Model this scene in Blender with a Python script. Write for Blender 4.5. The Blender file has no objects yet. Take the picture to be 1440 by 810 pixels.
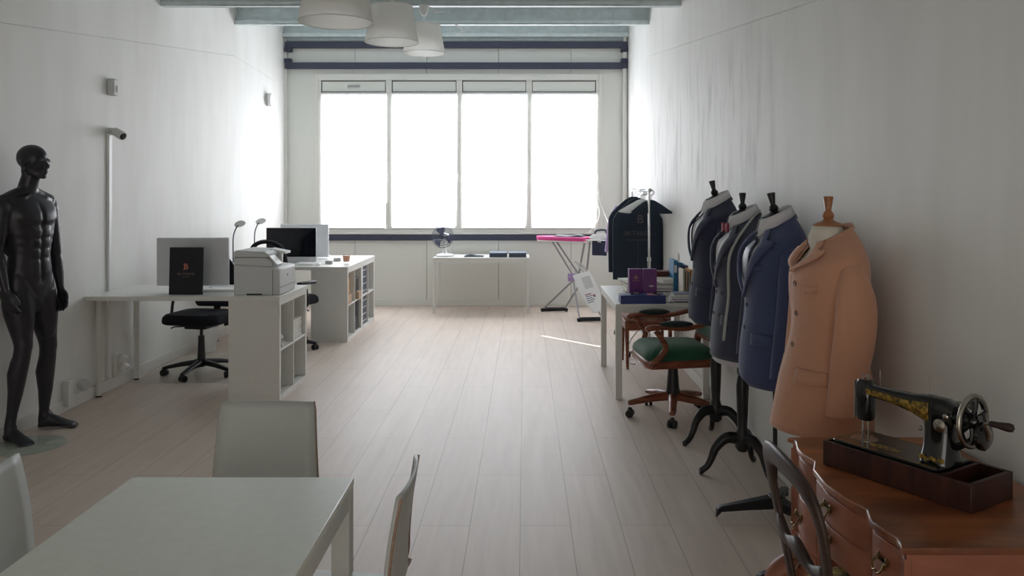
import bpy, bmesh, math, random
from mathutils import Vector, Matrix, Quaternion
random.seed(7)
PI = math.pi
S = bpy.context.scene
COL = S.collection
F = 1140.0; VX = 738.0; VY = 270.0; H = 1.6

def P(px, py, D):
    """world point seen at a photo pixel at distance D along the room"""
    return Vector(((px-VX)/F*D, D, H-(py-VY)/F*D))

# ------------------------------------------------------------------ materials
def srgb(r, g, b):
    f = lambda c: (c/255/12.92) if c/255 <= .04045 else ((c/255+.055)/1.055)**2.4
    return (f(r), f(g), f(b), 1)

def mat(name, rgb, rough=.5, metal=0, var=.06, scale=30, bump=0, stretch=(1,1,1), coat=0, spec=.5, sheen=0, rgb2=None, bscale=None, trans=0, alpha=1, ior=1.45):
    m = bpy.data.materials.new(name); m.use_nodes = True
    nt = m.node_tree; N = nt.nodes; L = nt.links
    b = N['Principled BSDF']
    c = srgb(*rgb)
    tc = N.new('ShaderNodeTexCoord'); mp = N.new('ShaderNodeMapping'); mp.inputs['Scale'].default_value = stretch
    L.new(tc.outputs['Object'], mp.inputs['Vector'])
    nz = N.new('ShaderNodeTexNoise'); nz.inputs['Scale'].default_value = scale; nz.inputs['Detail'].default_value = 4
    L.new(mp.outputs[0], nz.inputs['Vector'])
    cr = N.new('ShaderNodeValToRGB')
    c2 = srgb(*rgb2) if rgb2 else tuple(min(1, x*(1+var)) for x in c[:3])+(1,)
    c1 = c if rgb2 else tuple(x*(1-var) for x in c[:3])+(1,)
    cr.color_ramp.elements[0].color = c1; cr.color_ramp.elements[0].position = .35
    cr.color_ramp.elements[1].color = c2; cr.color_ramp.elements[1].position = .65
    L.new(nz.outputs['Fac'], cr.inputs['Fac']); L.new(cr.outputs['Color'], b.inputs['Base Color'])
    b.inputs['Roughness'].default_value = rough; b.inputs['Metallic'].default_value = metal
    b.inputs['Specular IOR Level'].default_value = spec
    b.inputs['Coat Weight'].default_value = coat
    b.inputs['Sheen Weight'].default_value = sheen
    b.inputs['Transmission Weight'].default_value = trans
    b.inputs['Alpha'].default_value = alpha
    b.inputs['IOR'].default_value = ior
    if bump:
        n2 = N.new('ShaderNodeTexNoise'); n2.inputs['Scale'].default_value = bscale or scale*4; n2.inputs['Detail'].default_value = 3
        L.new(mp.outputs[0], n2.inputs['Vector'])
        bp = N.new('ShaderNodeBump'); bp.inputs['Strength'].default_value = bump; bp.inputs['Distance'].default_value = .002
        L.new(n2.outputs['Fac'], bp.inputs['Height']); L.new(bp.outputs[0], b.inputs['Normal'])
    return m

def emit(name, rgb, s):
    m = bpy.data.materials.new(name); m.use_nodes = True
    nt = m.node_tree; nt.nodes.clear()
    e = nt.nodes.new('ShaderNodeEmission'); o = nt.nodes.new('ShaderNodeOutputMaterial')
    e.inputs[0].default_value = srgb(*rgb); e.inputs[1].default_value = s
    nt.links.new(e.outputs[0], o.inputs[0]); return m

def floor_mat():
    m = bpy.data.materials.new('laminate_planks'); m.use_nodes = True
    nt = m.node_tree; N = nt.nodes; L = nt.links; b = N['Principled BSDF']
    tc = N.new('ShaderNodeTexCoord'); sp = N.new('ShaderNodeSeparateXYZ'); L.new(tc.outputs['Object'], sp.inputs[0])
    ax = N.new('ShaderNodeMath'); ax.operation = 'ADD'; ax.inputs[1].default_value = -4.58+1.38*10
    ay = N.new('ShaderNodeMath'); ay.operation = 'ADD'; ay.inputs[1].default_value = .0216+.241*40
    L.new(sp.outputs['Y'], ax.inputs[0]); L.new(sp.outputs['X'], ay.inputs[0])
    cb = N.new('ShaderNodeCombineXYZ'); L.new(ax.outputs[0], cb.inputs[0]); L.new(ay.outputs[0], cb.inputs[1])
    br = N.new('ShaderNodeTexBrick'); br.offset = .5; br.offset_frequency = 2
    br.inputs['Scale'].default_value = 1; br.inputs['Brick Width'].default_value = 1.38; br.inputs['Row Height'].default_value = .241
    br.inputs['Mortar Size'].default_value = .0018; br.inputs['Mortar Smooth'].default_value = .1
    br.inputs['Color1'].default_value = srgb(216,200,188); br.inputs['Color2'].default_value = srgb(211,195,183)
    br.inputs['Mortar'].default_value = srgb(160,147,137)
    L.new(cb.outputs[0], br.inputs['Vector'])
    mp = N.new('ShaderNodeMapping'); mp.inputs['Scale'].default_value = (9, .7, 1); L.new(tc.outputs['Object'], mp.inputs[0])
    nz = N.new('ShaderNodeTexNoise'); nz.inputs['Scale'].default_value = 2.2; nz.inputs['Detail'].default_value = 8; nz.inputs['Distortion'].default_value = .4
    L.new(mp.outputs[0], nz.inputs['Vector'])
    cr = N.new('ShaderNodeValToRGB'); cr.color_ramp.elements[0].position = .3; cr.color_ramp.elements[1].position = .72
    cr.color_ramp.elements[0].color = (.89,.88,.87,1); cr.color_ramp.elements[1].color = (1.03,1.03,1.03,1)
    L.new(nz.outputs['Fac'], cr.inputs[0])
    mx = N.new('ShaderNodeMix'); mx.data_type = 'RGBA'; mx.blend_type = 'MULTIPLY'; mx.inputs[0].default_value = 1
    L.new(br.outputs['Color'], mx.inputs[6]); L.new(cr.outputs[0], mx.inputs[7]); L.new(mx.outputs[2], b.inputs['Base Color'])
    rr = N.new('ShaderNodeMapRange'); rr.inputs[3].default_value = .38; rr.inputs[4].default_value = .5
    L.new(nz.outputs['Fac'], rr.inputs[0]); L.new(rr.outputs[0], b.inputs['Roughness'])
    bp = N.new('ShaderNodeBump'); bp.inputs['Strength'].default_value = .5; bp.inputs['Distance'].default_value = .002; bp.invert = True
    L.new(br.outputs['Fac'], bp.inputs['Height']); L.new(bp.outputs[0], b.inputs['Normal'])
    return m

def wall_mat(scuff=False):
    """matt white paint with faint vertical trowel streaks"""
    m = bpy.data.materials.new('white_wall_paint'); m.use_nodes = True
    nt = m.node_tree; N = nt.nodes; L = nt.links; b = N['Principled BSDF']
    tc = N.new('ShaderNodeTexCoord'); mp = N.new('ShaderNodeMapping'); mp.inputs['Scale'].default_value = (1, 3, .8)
    L.new(tc.outputs['Object'], mp.inputs[0])
    nz = N.new('ShaderNodeTexNoise'); nz.inputs['Scale'].default_value = 1.6; nz.inputs['Detail'].default_value = 7
    L.new(mp.outputs[0], nz.inputs['Vector'])
    cr = N.new('ShaderNodeValToRGB'); cr.color_ramp.elements[0].position = .3; cr.color_ramp.elements[1].position = .6
    cr.color_ramp.elements[0].color = srgb(226,225,221); cr.color_ramp.elements[1].color = srgb(232,231,228)
    L.new(nz.outputs['Fac'], cr.inputs[0]); L.new(cr.outputs[0], b.inputs['Base Color'])
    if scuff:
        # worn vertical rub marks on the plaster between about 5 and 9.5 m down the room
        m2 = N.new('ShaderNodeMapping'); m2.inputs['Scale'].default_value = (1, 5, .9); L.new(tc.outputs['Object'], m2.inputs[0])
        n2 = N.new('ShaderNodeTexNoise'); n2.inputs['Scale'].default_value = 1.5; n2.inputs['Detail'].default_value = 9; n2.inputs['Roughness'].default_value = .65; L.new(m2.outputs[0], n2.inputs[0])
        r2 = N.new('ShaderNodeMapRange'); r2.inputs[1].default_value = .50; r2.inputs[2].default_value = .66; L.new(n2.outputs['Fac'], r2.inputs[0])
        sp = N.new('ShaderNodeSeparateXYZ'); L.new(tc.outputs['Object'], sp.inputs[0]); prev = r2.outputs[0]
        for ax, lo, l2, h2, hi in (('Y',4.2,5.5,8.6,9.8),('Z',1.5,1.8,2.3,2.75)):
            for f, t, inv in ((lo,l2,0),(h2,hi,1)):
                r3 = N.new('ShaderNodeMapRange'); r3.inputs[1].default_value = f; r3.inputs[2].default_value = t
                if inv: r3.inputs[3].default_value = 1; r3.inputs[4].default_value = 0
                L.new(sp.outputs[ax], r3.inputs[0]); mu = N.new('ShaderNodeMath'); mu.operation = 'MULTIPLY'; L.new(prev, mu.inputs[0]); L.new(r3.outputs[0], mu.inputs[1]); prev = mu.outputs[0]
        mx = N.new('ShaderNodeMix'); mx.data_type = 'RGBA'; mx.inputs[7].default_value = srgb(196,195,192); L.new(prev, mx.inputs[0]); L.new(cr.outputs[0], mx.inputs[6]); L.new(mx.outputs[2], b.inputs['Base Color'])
    b.inputs['Roughness'].default_value = .62; b.inputs['Specular IOR Level'].default_value = .3
    return m

def wood(name, rgb, rgb2, rough=.4, sc=6, stretch=(1,1,8), coat=0):
    return mat(name, rgb, rough, rgb2=rgb2, scale=sc, stretch=stretch, coat=coat, bump=.15, bscale=sc*4)

M = {}
M['floor'] = floor_mat(); M['wall'] = wall_mat()
M['wallscuff'] = wall_mat(True); M['shell'] = mat('white_chair_shell', (186,188,184), .45, var=.01)
M['white'] = mat('white_laminate', (222,221,216), .4, var=.015)
M['tabletop'] = mat('satin_white_tabletop', (228,230,221), .26, var=.02)
M['whitepl'] = mat('white_plastic', (228,228,226), .4, var=.01)
M['greypl'] = mat('light_grey_plastic', (196,196,194), .45, var=.02)
M['printer'] = mat('printer_grey_white', (205,206,206), .5, var=.01)
M['metalw'] = mat('white_powder_coat', (214,213,208), .45, var=.02)
M['panel'] = mat('cream_grey_cladding', (222,223,217), .5, var=.02, scale=8, stretch=(60,1,.3))
M['frame'] = mat('cream_window_frame', (222,221,215), .45, var=.01)
M['dark'] = mat('dark_joint', (60,60,62), .8)
M['steel'] = mat('blue_black_steel', (62,66,84), .5, var=.08)
M['zinc'] = mat('galvanised_steel', (206,216,217), .5, metal=0, var=.07, scale=12)
M['black'] = mat('black_plastic', (24,24,27), .45, var=.1)
M['mesh'] = mat('black_chair_fabric', (22,23,30), .9, var=.15, scale=200, bump=.3)
M['mannequin'] = mat('matt_charcoal_fibreglass', (40,38,44), .38, var=.04, spec=.5)
M['alu'] = mat('brushed_aluminium', (206,207,210), .45, metal=.25, var=.02)
M['screen'] = mat('dark_glass_screen', (18,20,28), .08, var=.05)
M['chrome'] = mat('chrome', (200,200,202), .16, metal=1, var=.02)
M['glass'] = mat('clear_glass', (235,245,240), .02, trans=1, var=0)
M['matglass'] = mat('clear_vinyl', (225,228,220), .12, var=0, alpha=.22)
M['paper'] = mat('paper', (226,224,218), .8, var=.04)
M['menu'] = mat('black_card', (22,22,30), .55, var=.08)
M['copper'] = mat('copper_print', (190,120,100), .4, var=.05)
M['tubegrey'] = mat('grey_tube_steel', (150,150,154), .4, metal=.3); M['horn'] = mat('brown_horn_button', (104,74,56), .35)
M['bagprint'] = mat('faded_bag_print', (92,78,84), .6)
M['grey_print'] = mat('dull_copper_print', (140,112,110), .5)
M['shade'] = mat('white_fabric_shade', (240,239,235), .85, var=.01, scale=80)
M['tan'] = mat('camel_wool', (195,143,115), .85, var=.02, scale=60, bump=.12, sheen=.3, bscale=400)
M['navy'] = mat('navy_wool', (43,48,70), .85, var=.1, scale=150, bump=.3, sheen=.15, bscale=600)
M['blue'] = mat('blue_wool', (60,70,106), .8, var=.12, scale=150, bump=.3, sheen=.2, bscale=600)
M['grey'] = mat('charcoal_wool', (52,56,74), .8, var=.08, scale=150, bump=.3, sheen=.25, bscale=600)
M['navylap'] = mat('navy_lapel', (47,52,75), .8, var=.1, scale=150, bump=.3, sheen=.15)
M['lining'] = mat('lining', (30,30,40), .6)
M['shirt'] = mat('white_shirt_cotton', (208,206,210), .8, var=.03, scale=90)
M['wine'] = mat('wine_red_satin', (134,34,60), .75, var=.15)
M['tie'] = mat('patterned_navy_silk', (30,34,55), .45, rgb2=(86,92,118), scale=70)
M['cream'] = mat('cream_linen', (214,206,192), .8, var=.03)
M['blackwood'] = mat('black_lacquer_wood', (24,22,24), .38, var=.2)
M['beech'] = wood('varnished_beech', (150,96,60), (172,116,78), .35)
M['walnut'] = wood('dark_walnut', (44,30,25), (62,43,35), .45, sc=8)
M['mahog'] = wood('mahogany', (100,52,34), (140,80,55), .35, sc=8)
M['veneer'] = wood('burr_walnut_veneer', (108,60,36), (172,104,62), .3, sc=3, stretch=(1,4,1), coat=.2)
M['veneerf'] = wood('walnut_drawer_veneer', (128,76,56), (160,100,78), .4, sc=3, stretch=(1,2,3))
M['boxwood'] = wood('oxblood_stained_wood', (48,24,20), (68,37,30), .4, sc=8, stretch=(6,1,1))
M['brass'] = mat('aged_brass', (120,98,66), .35, metal=1, var=.2)
M['velvet'] = mat('bottle_green_velvet', (22,76,52), .75, var=.12, scale=14, sheen=.25)
M['padgreen'] = mat('dark_green_padding', (18,36,34), .8, var=.1, sheen=.3)
M['japan'] = mat('black_japanned_iron', (14,14,15), .14, var=.1, coat=.6)
M['gold'] = mat('gold_decal', (168,134,52), .35, rgb2=(40,32,16), scale=90)
M['nickel'] = mat('worn_nickel', (168,162,152), .28, metal=1, var=.12)
M['floral'] = mat('yellow_floral_fabric', (196,168,60), .8, rgb2=(74,60,40), scale=22)
M['floral2'] = mat('faded_floral_fabric', (150,118,100), .8, rgb2=(96,60,56), scale=26)
M['pink'] = mat('pink_cover', (214,70,140), .7, var=.05)
M['lilac'] = mat('lilac_fabric', (166,142,184), .8, var=.06)
M['purple'] = mat('purple_card', (104,50,112), .4, var=.06)
M['bluebox'] = mat('blue_card', (44,56,112), .45, var=.05)
M['teal'] = mat('teal_blue_card', (52,112,150), .45, var=.05)
M['slate'] = mat('slate_blue_card', (68,74,90), .5, var=.05)
M['slatelid'] = mat('slate_lid', (120,130,146), .4, var=.03)
M['orange'] = mat('orange_drink', (222,120,60), .2, var=.03)
M['bagnavy'] = mat('navy_nonwoven', (36,48,62), .85, var=.1, scale=60, bump=.3)
M['fanblue'] = mat('smoky_blue_plastic', (84,88,120), .3, alpha=.75)
M['rubber'] = mat('black_rubber', (30,30,33), .7)
M['foil'] = mat('crinkled_foil', (150,150,152), .3, metal=.8, var=.5, scale=60, bump=1)
M['tape'] = mat('grey_tape', (180,180,176), .6)
M['wood'] = wood('pale_plywood_edge', (140,112,94), (160,132,112), .5)
M['orangebox'] = mat('amber_carton', (206,150,80), .6)
M['brownbox'] = mat('kraft_carton', (176,150,124), .8)
M['red'] = mat('maroon_box', (96,50,48), .5)

def add_translucency(m, f):
    nt = m.node_tree; N = nt.nodes; L = nt.links; b = N['Principled BSDF']; out = N['Material Output']
    tr = N.new('ShaderNodeBsdfTranslucent'); mx = N.new('ShaderNodeMixShader'); mx.inputs[0].default_value = f
    src = b.inputs['Base Color'].links[0].from_socket; L.new(src, tr.inputs[0])
    L.new(b.outputs[0], mx.inputs[1]); L.new(tr.outputs[0], mx.inputs[2]); L.new(mx.outputs[0], out.inputs[0])
add_translucency(M['shade'], .5)

# ------------------------------------------------------------------ mesh builder
class MB:
    def __init__(s): s.bm = bmesh.new()
    def box(s, c, d, rot=None, taper=None):
        r = bmesh.ops.create_cube(s.bm, size=1)
        for v in r['verts']:
            if taper and v.co.z > 0: v.co.x *= taper[0]; v.co.y *= taper[1]
            v.co = Vector((v.co.x*d[0], v.co.y*d[1], v.co.z*d[2]))
            if rot: v.co = rot @ v.co
            v.co += Vector(c)
        return s
    def b2(s, x0, x1, y0, y1, z0, z1): return s.box(((x0+x1)/2,(y0+y1)/2,(z0+z1)/2),(x1-x0,y1-y0,z1-z0))
    def beam(s, a, b, w, h, up=(0,0,1)):
        """rectangular bar from a to b, w across, h in the up sense"""
        a = Vector(a); b = Vector(b); t = (b-a); l = t.length; t.normalize()
        sd = t.cross(Vector(up)).normalized(); u = sd.cross(t)
        vs = []
        for p in (a, b):
            for i, j in ((-1,-1),(1,-1),(1,1),(-1,1)): vs.append(s.bm.verts.new(p+sd*i*w/2+u*j*h/2))
        f = s.bm.faces.new
        f(vs[3::-1]); f(vs[4:]);
        for i in range(4): f((vs[i], vs[(i+1)%4], vs[4+(i+1)%4], vs[4+i]))
        return s
    def loft(s, rings, cap=True, closed=True):
        R = [[s.bm.verts.new(p) for p in r] for r in rings]; n = len(R[0])
        for a, b in zip(R, R[1:]):
            for i in range(n if closed else n-1): s.bm.faces.new((a[i], a[(i+1)%n], b[(i+1)%n], b[i]))
        if cap and closed:
            s.bm.faces.new(R[0][::-1]); s.bm.faces.new(R[-1])
        return s
    def tube(s, pts, rad, seg=10, flat=1.0, up=None, cap=True):
        pts = [Vector(p) for p in pts]; n = len(pts)
        if not hasattr(rad, '__len__'): rad = [rad]*n
        if len(rad) != n:
            m = len(rad)-1; rad = [rad[min(int(i/(n-1)*m), m-1)]*(1-(i/(n-1)*m-min(int(i/(n-1)*m), m-1)))+rad[min(int(i/(n-1)*m), m-1)+1]*(i/(n-1)*m-min(int(i/(n-1)*m), m-1)) for i in range(n)]
        T = []
        for i in range(n):
            d = (pts[min(i+1,n-1)]-pts[max(i-1,0)]);  T.append(d.normalized() if d.length > 1e-9 else Vector((0,0,1)))
        u = Vector(up) if up else (Vector((0,0,1)) if abs(T[0].z) < .9 else Vector((1,0,0)))
        rings = []
        for i in range(n):
            u = (u - T[i]*u.dot(T[i]));
            if u.length < 1e-6: u = T[i].orthogonal()
            u.normalize(); w = T[i].cross(u)
            rings.append([pts[i]+(u*math.cos(2*PI*k/seg)*flat+w*math.sin(2*PI*k/seg))*rad[i] for k in range(seg)])
        return s.loft(rings, cap)
    def cyl(s, a, b, r, r2=None, seg=16): return s.tube([a, b], [r, r if r2 is None else r2], seg)
    def lathe(s, prof, c=(0,0,0), axis=(0,0,1), seg=24, cap=True):
        c = Vector(c); ax = Vector(axis).normalized(); u = ax.orthogonal().normalized(); w = ax.cross(u)
        return s.loft([[c+ax*z+(u*math.cos(2*PI*k/seg)+w*math.sin(2*PI*k/seg))*max(r,1e-4) for k in range(seg)] for r, z in prof], cap)
    def ell(s, c, r, rot=None, seg=20):
        g = bmesh.ops.create_uvsphere(s.bm, u_segments=seg, v_segments=max(6, seg*2//3), radius=1)
        for v in g['verts']:
            v.co = Vector((v.co.x*r[0], v.co.y*r[1], v.co.z*r[2]))
            if rot: v.co = rot @ v.co
            v.co += Vector(c)
        return s
    def prism(s, poly, a0, a1, axis='z'):
        """polygon extruded along an axis: z (x,y) / y (x,z) / x (y,z)"""
        def mk(p, h):
            if axis == 'z': return Vector((p[0], p[1], h))
            if axis == 'y': return Vector((p[0], h, p[1]))
            return Vector((h, p[0], p[1]))
        return s.loft([[mk(p, a0) for p in poly], [mk(p, a1) for p in poly]])
    def torus(s, c, R, r, axis=(0,0,1), seg=32, a0=0, a1=2*PI, ts=8):
        c = Vector(c); ax = Vector(axis).normalized(); u = ax.orthogonal().normalized(); w = ax.cross(u)
        full = abs(a1-a0-2*PI) < 1e-6
        n = seg
        rings = []
        for i in range(n if full else n+1):
            a = a0+(a1-a0)*i/n; d = u*math.cos(a)+w*math.sin(a)
            rings.append([c+d*R+(d*math.cos(2*PI*k/ts)+ax*math.sin(2*PI*k/ts))*r for k in range(ts)])
        if full:
            V = [[s.bm.verts.new(p) for p in q] for q in rings]
            for i in range(n):
                for k in range(ts): s.bm.faces.new((V[i][k],V[i][(k+1)%ts],V[(i+1)%n][(k+1)%ts],V[(i+1)%n][k]))
        else: s.loft(rings)
        return s
    def grid(s, rows):
        R = [[s.bm.verts.new(p) for p in r] for r in rows]
        for a, b in zip(R, R[1:]):
            for i in range(len(a)-1): s.bm.faces.new((a[i], a[i+1], b[i+1], b[i]))
        return s
    def obj(s, name, m, parent=None, smooth=None, bevel=0, loc=None, rotz=0, solid=0, sub=0, remesh=0, smooths=0, off=-1):
        me = bpy.data.meshes.new(name)
        bmesh.ops.recalc_face_normals(s.bm, faces=s.bm.faces); s.bm.to_mesh(me); s.bm.free()
        me.materials.append(M[m] if isinstance(m, str) else m)
        if smooth is None: smooth = 40
        if smooth: 
            me.polygons.foreach_set('use_smooth', [True]*len(me.polygons))
            if smooth < 180 and not remesh:
                me.set_sharp_from_angle(angle=math.radians(smooth))
        o = bpy.data.objects.new(name, me); COL.objects.link(o)
        if parent: o.parent = parent
        if loc: o.location = loc
        o.rotation_euler.z = rotz
        if remesh:
            r = o.modifiers.new('r', 'REMESH'); r.mode = 'VOXEL'; r.voxel_size = remesh; r.use_smooth_shade = True
        if smooths:
            r = o.modifiers.new('s', 'SMOOTH'); r.iterations = smooths; r.factor = .5
        if solid:
            r = o.modifiers.new('t', 'SOLIDIFY'); r.thickness = solid; r.offset = off
        if sub:
            r = o.modifiers.new('sub', 'SUBSURF'); r.levels = sub; r.render_levels = sub
        if bevel:
            r = o.modifiers.new('b', 'BEVEL'); r.width = bevel; r.segments = 2; r.limit_method = 'ANGLE'; r.angle_limit = math.radians(40)
        return o

def tag(o, label, cat, group=None, kind=None):
    o['label'] = label; o['category'] = cat
    if group: o['group'] = group
    if kind: o['kind'] = kind
    return o
def thing(name, label, cat, loc=(0,0,0), rotz=0, group=None):
    o = bpy.data.objects.new(name, None); COL.objects.link(o); o.location = loc; o.rotation_euler.z = rotz
    o.empty_display_size = .1
    return tag(o, label, cat, group)
def struct(o): o['kind'] = 'structure'; return o
def dup(o, loc=None, rotz=None, label=None, parent=None):
    c = o.copy(); COL.objects.link(c)
    if parent: c.parent = parent
    if loc is not None: c.location = loc
    if rotz is not None: c.rotation_euler.z = rotz
    if label: c['label'] = label
    for ch in [x for x in COL.objects if x.parent == o]: dup(ch, parent=c)
    return c
def text(name, body, size, m, parent, loc, rot, ext=.0008, sx=1, bold=0):
    cu = bpy.data.curves.new(name, 'FONT'); cu.body = body; cu.size = size; cu.align_x = 'CENTER'; cu.align_y = 'CENTER'
    cu.extrude = ext; cu.offset = bold
    t = bpy.data.objects.new(name, cu); COL.objects.link(t)
    bpy.context.view_layer.update()
    me = bpy.data.meshes.new_from_object(t.evaluated_get(bpy.context.evaluated_depsgraph_get()))
    bpy.data.objects.remove(t); me.materials.clear(); me.materials.append(M[m])
    o = bpy.data.objects.new(name, me); COL.objects.link(o); o.parent = parent; o.location = loc; o.rotation_euler = rot; o.scale = (sx,1,1)
    return o
def lerp(a, b, t): return a+(b-a)*t
def arc(cx, cy, r, a0, a1, n): return [(cx+r*math.cos(lerp(a0,a1,i/n)), cy+r*math.sin(lerp(a0,a1,i/n))) for i in range(n+1)]
def rrect(x0, x1, y0, y1, r, n=4):
    return arc(x1-r,y0+r,r,-PI/2,0,n)+arc(x1-r,y1-r,r,0,PI/2,n)+arc(x0+r,y1-r,r,PI/2,PI,n)+arc(x0+r,y0+r,r,PI,1.5*PI,n)
def spline(pts, n=6):
    """Catmull-Rom through the points"""
    pts = [Vector(p) for p in pts]; out = []
    Q = [pts[0]*2-pts[1]]+pts+[pts[-1]*2-pts[-2]]
    for i in range(1, len(Q)-2):
        for k in range(n):
            t = k/n; a, b, c, d = Q[i-1], Q[i], Q[i+1], Q[i+2]
            out.append(.5*((2*b)+(c-a)*t+(2*a-5*b+4*c-d)*t*t+(3*b-a-3*c+d)*t**3))
    return out+[pts[-1]]
def interp(xs, n=6):
    return [v[0] for v in spline([Vector((x,0,0)) for x in xs], n)]

# ------------------------------------------------------------------ the room
XL, XR, YB = -3.36, 1.44, 11.4
beamz = lambda y: 3.32+.117*(y-7.5)
struct(MB().b2(-3.6,1.7,-3.2,11.7,-.1,0).obj('floor','floor'))
def side_wall(name, x, s):
    b = MB()
    xo = x-s*.005                                            # wall surface above the lining
    b.prism([(-3.2,-.02),(11.6,-.02),(11.6,4.3),(-3.2,3.0)], xo, xo-s*.2, 'x')
    struct(b.obj(name,'wall'))
    yt = 9.39; ye = 11.0 if s > 0 else 10.72
    z0 = 2.69+.117*(-3.0-5.19)
    struct(MB().prism([(-3.0,0),(ye,0),(ye,3.09),(yt,3.18),(-3.0,z0)], x, xo-s*.01, 'x').obj('trim_'+name.split('_')[1]+'_lining','wall' if s > 0 else 'wallscuff',bevel=.010))
    struct(MB().b2(min(x,x+s*.014),max(x,x+s*.014),-3.0,ye,0,.095).obj('baseboard_'+name.split('_')[1],'white',bevel=.003))
side_wall('wall_left', XL, 1); side_wall('wall_right', XR, -1)
# back wall, vertical cladding panels with open joints
b = MB(); seams = [-3.4,-2.39,-1.38,-.37,.65,1.48]
WX0, WX1, WZ0, WZ1 = -2.95, 1.09, 1.03, 3.26
for a, c in zip(seams, seams[1:]):
    b.b2(a+.003,c-.003,YB,YB+.08,0,WZ0); b.b2(a+.003,c-.003,YB,YB+.08,WZ1,4.1)
b.b2(-3.4,WX0,YB,YB+.08,WZ0,WZ1); b.b2(WX1,1.48,YB,YB+.08,WZ0,WZ1)
struct(b.obj('wall_back','panel'))
b = MB(); b.b2(-3.4,1.48,YB+.08,YB+.12,0,WZ0); b.b2(-3.4,1.48,YB+.08,YB+.12,WZ1,4.3); b.b2(-3.4,WX0,YB+.08,YB+.12,WZ0,WZ1); b.b2(WX1,1.48,YB+.08,YB+.12,WZ0,WZ1)
struct(b.obj('trim_cladding_core','dark'))
struct(MB().b2(-3.36,1.44,YB-.014,YB,0,.09).obj('baseboard_back','panel',bevel=.003))
# unseen rear wall behind the camera, with a wide opening added for fill light
b = MB(); b.b2(-3.6,-3.1,-3.2,-3.0,0,3); b.b2(1.2,1.7,-3.2,-3.0,0,3); b.b2(-3.1,1.2,-3.2,-3.0,2.15,3)
struct(b.obj('wall_rear','wall'))
# roof deck
b = MB()
rows = []
for y in (-3.3, 11.7):
    r = []
    for i in range(0, 107):
        x = -3.6+i*.05; r.append(Vector((x, y, beamz(y)+.235+(.03 if i % 4 in (0,1) else 0))))
    rows.append(r)
struct(b.grid(rows).obj('ceiling','zinc',smooth=0,solid=.03,off=1))
# galvanised purlins
for k, y in enumerate((11.28, 9.42, 7.5, 5.57, 3.64, 1.7, -.2, -2.1)):
    z = beamz(y); b = MB()
    x0, x1 = -3.385, 1.465
    b.b2(x0,x1,y+.055,y+.06,z,z+.215)                 # web
    b.b2(x0,x1,y-.02,y+.06,z,z+.006)                  # bottom flange
    b.b2(x0,x1,y-.02,y-.014,z,z+.042)                 # lip
    b.b2(x0,x1,y+.06,y+.12,z+.209,z+.215)
    b.b2(x0,x1,y+.03,y+.055,z+.05,z+.056)
    b.b2(x1-.42,x1,y-.024,y-.019,z-.003,z+.046); b.b2(x0,x0+.5,y-.024,y-.019,z-.003,z+.046)
    b.b2(x1-.42,x1,y+.048,y+.055,z+.056,z+.2)
    for x in (x0+.12,x0+.44,-.95,.55,x1-.38,x1-.08): b.cyl((x,y-.03,z+.02),(x,y-.02,z+.02),.007,seg=6)
    struct(b.obj('trim_roof_beam','zinc'))
# dark steel rails across the back wall
for z0, z1 in ((3.615,3.70),(3.325,3.41)):
    b = MB(); b.b2(-3.35,1.43,YB-.09,YB-.01,z0,z1)
    zb = z0-.055 if z0 > 3.5 else z1
    for x in (-3.31,1.39): b.b2(x-.045,x+.045,YB-.1,YB-.09,zb,zb+.055); b.b2(x-.045,x+.045,YB-.095,YB,zb,zb+.055); b.cyl((x,YB-.108,zb+.026),(x,YB-.1,zb+.026),.011,seg=6)
    struct(b.obj('trim_steel_rail','steel',bevel=.004))
struct(MB().b2(-3.36,1.44,YB-.05,YB,.92,1.0).obj('trim_steel_rail','steel',bevel=.004))
struct(MB().b2(-3.36,1.44,YB-.03,YB,3.72,3.78).obj('trim_zinc_flashing','zinc'))
# corner posts / conduits at the back corners
struct(MB().b2(-3.375,-3.335,YB-.06,YB,0,3.75).obj('trim_corner_post_left','white',bevel=.004))
b = MB(); b.cyl((1.40,YB-.05,0),(1.40,YB-.05,3.8),.03); b.b2(1.36,1.44,YB-.06,YB-.04,1.5,1.52)
struct(b.obj('trim_downpipe','white'))
struct(MB().b2(1.44,1.458,10.72,10.80,0,3.08).obj('trim_corner_strip','white',bevel=.003))
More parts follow.
